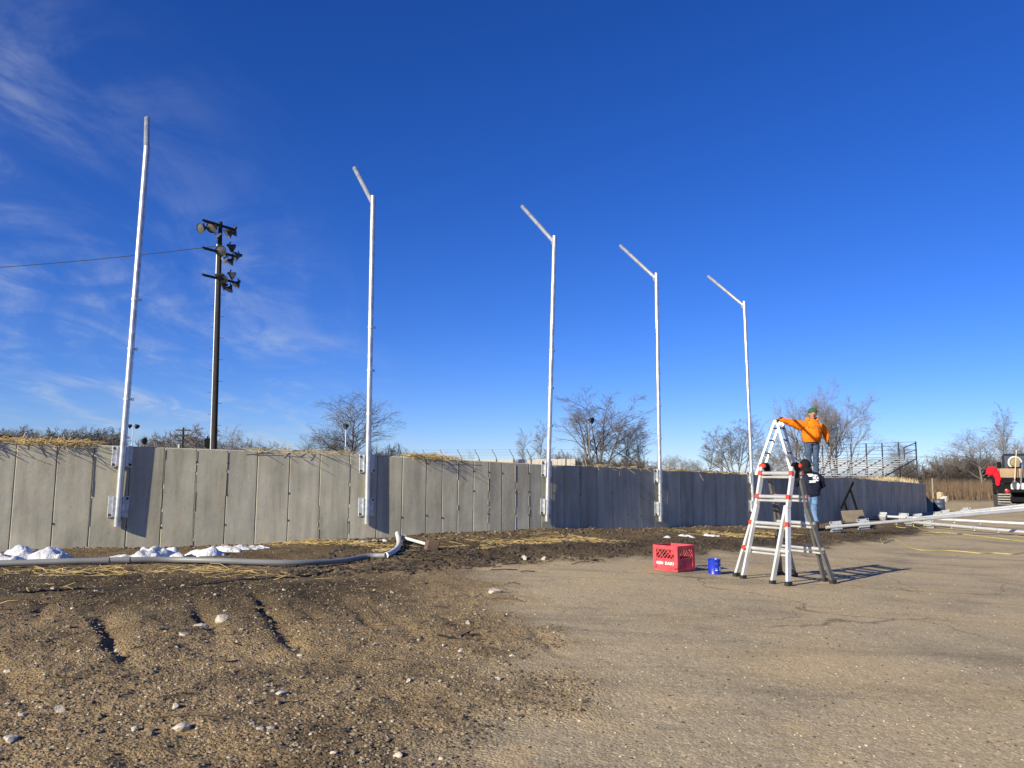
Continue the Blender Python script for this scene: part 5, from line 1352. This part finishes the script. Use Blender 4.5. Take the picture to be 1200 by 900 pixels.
def stake():
    a, b = at(944.3, 509, 20.2), at(946.5, 557, 20.2); m = MB(); m.bar(b, a, .038, .03, bev=.004); tag(m.build('wooden_stake', mat('pale_wood', (.48, .38, .25), .7, var=.2, scale=4)), 'upright pale wooden stake beside the leg of the man in orange', 'stake')
    a, b = at(-20, 511.3, 9.6), at(12, 512.6, 9.9); m = MB(); m.tube([a, b], .022, 10); tag(m.build('black_pipe', BLACK, None, True), 'short black pipe lying on the straw at the near end of the wall', 'pipe')
stake()

# ------------------------------------------------------------------ truck and its load
def truck():
    D = 33.0; g0 = on(1172, 596, D); D = g0.y
    o = Vector((at(1162, 590, D).x, D, g0.z)); TR = Matrix.Rotation(rad(-33), 3, 'Z') @ Matrix.Diagonal((.84, 1, 1)); root = thing('work_truck', 'black flatbed work truck with plywood sides and a dark cab, rear end towards the lot', 'truck', o, rad(-33)); root.scale = (.84, 1, 1)
    k = FPX / D
    def ext(px0, px1, py0, py1, y0, y1):
        a, b = at(px0, py0, D), at(px1, py1, D); return Vector(((a.x + b.x) / 2, D + (y0 + y1) / 2, (a.z + b.z) / 2)) - o, (abs(b.x - a.x), y1 - y0, abs(a.z - b.z))
    def bx(nm, m, px0, px1, py0, py1, y0, y1, bev=.02, par=None):
        c, s_ = ext(px0, px1, py0, py1, y0, y1); b = MB(); b.box(c, s_, None, bev); return b.build(nm, m, par or root)
    blk = mat('black_truck_paint', (.008, .008, .009), .8, var=.2, spec=.12); ply = mat('plywood', (.30, .21, .125), .8, var=.15, scale=3); navy = mat('dark_cab_paint', (.02, .026, .042), .4, var=.15); gl = mat('tinted_glass', (.04, .055, .075), .12); grey = mat('grey_flap', (.022, .022, .022), .8, var=.3, scale=6)
    bx('flatbed', blk, 1162.5, 1236, 560, 567, 0, 3.6); bx('frame', blk, 1184, 1218, 568, 590, .2, 5.5); bx('tailgate', blk, 1163, 1234, 567.3, 578, .02, .12, .01); bx('tail_shelf', blk, 1184, 1230, 573.5, 577, -.35, .1)
    bx('bumper', blk, 1180, 1232, 582, 588, -.2, .0)
    for nm, x0, x1 in (('side_board', 1163.2, 1165.2), ('side_board', 1232, 1234)): bx(nm, ply, x0, x1, 549, 560, .05, 3.5)
    bx('tail_board', ply, 1165.5, 1231.5, 549, 560, .0, .06, .01); bx('tail_board', ply, 1165.5, 1231.5, 549, 560, 3.4, 3.5, .01)
    for x in (1170.8, 1193, 1212, 1229): bx('stake_post', blk, x - .7, x + .7, 547, 562, -.07, -.01, .008)
    bx('cab', navy, 1172.5, 1236, 529.5, 575, 3.75, 5.3, .12); w1 = bx('rear_window', gl, 1182, 1225, 536, 546, 3.70, 3.74, .01); bx('hood', navy, 1176, 1232, 556, 580, 5.32, 6.7, .12)
    bx('toolbox', blk, 1167.5, 1173, 541, 549.5, 1.5, 2.4)
    for px0, px1 in ((1163.5, 1172.5), (1173.2, 1182.5), (1216, 1225), (1225.6, 1234.5)):
        a = at(px0, 580, D); b = at(px1, 580, D); m = MB(); rt = .42
        c = Vector((a.x, D + .75, o.z + rt)) - o; wd_ = b.x - a.x
        m.lathe([(0, .2), (.02, rt - .05), (.05, rt), (wd_ * .3, rt), (wd_ * .33, rt - .015), (wd_ * .5, rt - .015), (wd_ * .53, rt), (wd_ - .05, rt), (wd_ - .02, rt - .05), (wd_, .2)], c, (1, 0, 0), 24); ty = m.build('tyre', BLACKM, root, True)
        m = MB(); m.lathe([(.03, 0), (.03, .21), (wd_ - .03, .21), (wd_ - .03, 0)], c, (1, 0, 0), 16); m.build('rim', GALVP, ty, True)
    for px0, px1 in ((1163.2, 1184), (1214, 1235)):
        bx('mud_flap', grey, px0, px1, 567, 594, .16, .19, .005)
    for px in (1177, 1221):
        c = at(px + 3, 575.5, D) - o + Vector((0, -.06, 0)); m = MB(); m.lathe([(0, .11), (.05, .10), (.06, .05), (.06, 0)], c, (0, -1, 0), 16); m.build('tail_light', mat('red_tail_light', (.42, .02, .035), .25), root, True)
    # folding steel step at the corner
    st = bx('rear_step', grey, 1169, 1184.5, 590.5, 592.5, -.34, -.02, .005)
    for i in range(5): bx('rear_step_bar', mat('step_bar', (.26, .255, .24), .6, metal=.3, var=.25, scale=9) if i == 0 else bpy.data.materials['step_bar'], 1169.5, 1184, 578.2 + i * 2.9, 579.6 + i * 2.9, -.30, -.26, .004)
    for x in (1169.4, 1184): bx('rear_step_bar', bpy.data.materials['step_bar'], x - .5, x + .5, 574, 592, -.28, -.24, .004)
    # load
    def W(px, py, y): return o + TR @ (at(px, py, D) + Vector((0, y, 0)) - o)
    hr = thing('hose_reel', 'round tan hose reel with a pale rim sitting in the truck bed', 'hose reel', W(1190, 549, .9)); m = MB(); pts = [Vector((.30 * math.cos(a), 0, .27 + .27 * math.sin(a))) for a in np.linspace(0, 6.283, 25)]; m.tube(pts, .045, 8, False); m.build('rim', PVCW, hr, True)
    m = MB(); m.lathe([(-.08, 0), (-.08, .22), (.08, .22), (.08, 0)], (0, 0, .27), (0, 1, 0), 18); m.build('coil', mat('tan_hose', (.33, .26, .16), .7, var=.2, scale=9), hr, True)
    m = MB(); m.box((0, .0, .02), (.5, .3, .10), None, .01); m.build('base', BLACK, hr)
    for i, px in enumerate((1187.5, 1193, 1198.5)):
        p = W(px, 573.5, -.18); lb = ('white plastic jug on the truck tail, beside the wheel side', 'white plastic jug on the truck tail, middle of the three', 'white plastic jug on the truck tail, partly cut by the picture edge')[i]
        j = thing('plastic_jug', lb, 'jug', p, .3 * i, 'white jugs on the truck tail'); m = MB(); m.box((0, 0, .13), (.16, .14, .26), None, .03); m.lathe([(.255, .06), (.30, .035), (.30, .025)], (0, 0, 0), (0, 0, 1), 10); m.build('body', WHITEP, j); m = MB(); m.lathe([(.30, .03), (.335, .03), (.335, 0)], (0, 0, 0), (0, 0, 1), 10); m.build('cap', BLACK, j, True)
        m = MB(); m.tube([(.0, -.07, .24), (0, -.10, .22), (0, -.10, .14), (0, -.07, .12)], .012, 6); m.build('handle', WHITEP, j, True)
    a, b = W(1191, 528, -.10), W(1189.5, 573.2, -.30); sh = thing('shovel', 'long-handled shovel standing against the truck tail', 'shovel', b); m = MB(); m.tube([Vector((0, 0, .35)), (a - b)], .022, 8); m.build('handle', mat('pale_wood_handle', (.55, .47, .36), .7), sh, True)
    m = MB(); m.add([(-.02, -.02, .45), (.02, -.02, .45), (.11, .0, .32), (.11, .0, .08), (0, -.02, 0), (-.11, 0, .08), (-.11, 0, .32), (-.02, .01, .45), (.02, .01, .45), (.11, .02, .32), (.11, .02, .08), (0, .005, 0), (-.11, .02, .08), (-.11, .02, .32)],
                    [(0, 6, 5, 4, 3, 2, 1), (7, 8, 9, 10, 11, 12, 13)] + [(i, (i + 1) % 7, 7 + (i + 1) % 7, 7 + i) for i in range(7)]); m.build('blade', mat('blade_steel', (.13, .125, .16), .5, metal=.4), sh)
    a, b = W(1198, 545, -.05), W(1195.5, 573.2, -.28); m = MB(); m.bar(b, a, .07, .05, bev=.01); tag(m.build('grey_strut', mat('grey_strut', (.12, .115, .14), .6)), 'grey wooden strut leaning on the truck tail beside the shovel', 'strut')
    # red jacket over the bed corner
    q = W(1162.5, 551, -.02); r_ = thing('red_jacket', 'bright red jacket slung over the rear corner of the truck bed', 'jacket', q)
    blob('cloth', [('ball', (-.02, -.02, .0), (.24, .20, .17)), ('ball', (-.12, -.03, -.12), (.16, .15, .13)), ('ball', (.08, -.08, -.12), (.17, .14, .18)), ('limb', [(.10, -.12, -.2), (.17, -.14, -.42), (.15, -.12, -.66)], [.14, .12, .085])], cloth('red_cloth', (.72, .012, .03), .15), r_, .02, 4, .03, 4)
    r_ = thing('tarp_bundle', 'rolled blue tarp bundle lying high on the truck bed', 'tarp', W(1200, 549, .6))
    blob('roll', [('limb', [(0, 0, .12), (.22, .05, .16), (.42, .05, .10)], [.18, .20, .15])], cloth('blue_tarp', (.03, .075, .19), .3), r_, .02, 4, .03, 5)
truck()

# ------------------------------------------------------------------ small things by the far end of the wall
def far_end():
    p = on(1101, 602, 29); p = at(1101, 600, 32); p.z = gz(p.x, p.y); t = thing('barrel', 'dark blue-grey barrel standing past the far end of the wall', 'barrel', p); t.scale = (.85, .85, .62); m = MB(); m.lathe([(0, 0), (0, .24), (.03, .255), (.28, .25), (.30, .262), (.32, .25), (.58, .25), (.60, .262), (.62, .25), (.82, .25), (.85, .255), (.85, .235), (.83, .22), (.83, 0)], (0, 0, 0), (0, 0, 1), 20); m.build('drum', mat('slate_barrel', (.055, .075, .12), .5, var=.2), t, True)
    m = MB(); m.lathe([(0, .04), (.025, .04), (.025, 0)], (.1, .08, .83), (0, 0, 1), 10); m.build('bung', BLACK, t)
    p = at(1106, 585, 47); p.z = gz(p.x, p.y)
    rn = random.Random(9); bm = bmesh.new(); bmesh.ops.create_icosphere(bm, subdivisions=2, radius=1)
    dirs = [(Vector((rn.gauss(0, 1), rn.gauss(0, 1), rn.gauss(0, .6))).normalized(), rn.uniform(.35, .75)) for _ in range(14)]
    for v in bm.verts:
        for d, c in dirs:
            q = v.co.dot(d)
            if q > c: v.co -= d * (q - c) * .95
        v.co = Vector((v.co.x * .42, v.co.y * .35, v.co.z * .32 + .2))
    me = bpy.data.meshes.new('boulder'); bm.to_mesh(me); bm.free(); me.materials.append(mat('white_boulder', (.62, .60, .55), .9, var=.12)); o = link_mesh('boulder', me); o.location = p; tag(o, 'white boulder lying on the bare lot in front of the reeds', 'boulder')
    p2 = at(1102, 585, 47.3); p2.z = gz(p2.x, p2.y); m = MB(); m.box((p2.x, p2.y, p2.z + .28), (.32, .3, .6), Matrix.Rotation(.4, 3, 'Z'), .05); tag(m.build('stone_block', mat('tan_stone', (.42, .33, .21), .9)), 'tan stone block beside the white boulder', 'block')
    p = at(1093.5, 580, 50); p.z = -.32; m = MB(); m.tube([p, p + Vector((0, 0, 1.35))], .05, 8); tag(m.build('marker_post', mat('grey_marker', (.25, .22, .19), .8)), 'thin weathered post at the edge of the reeds near the wall end', 'post')
far_end()
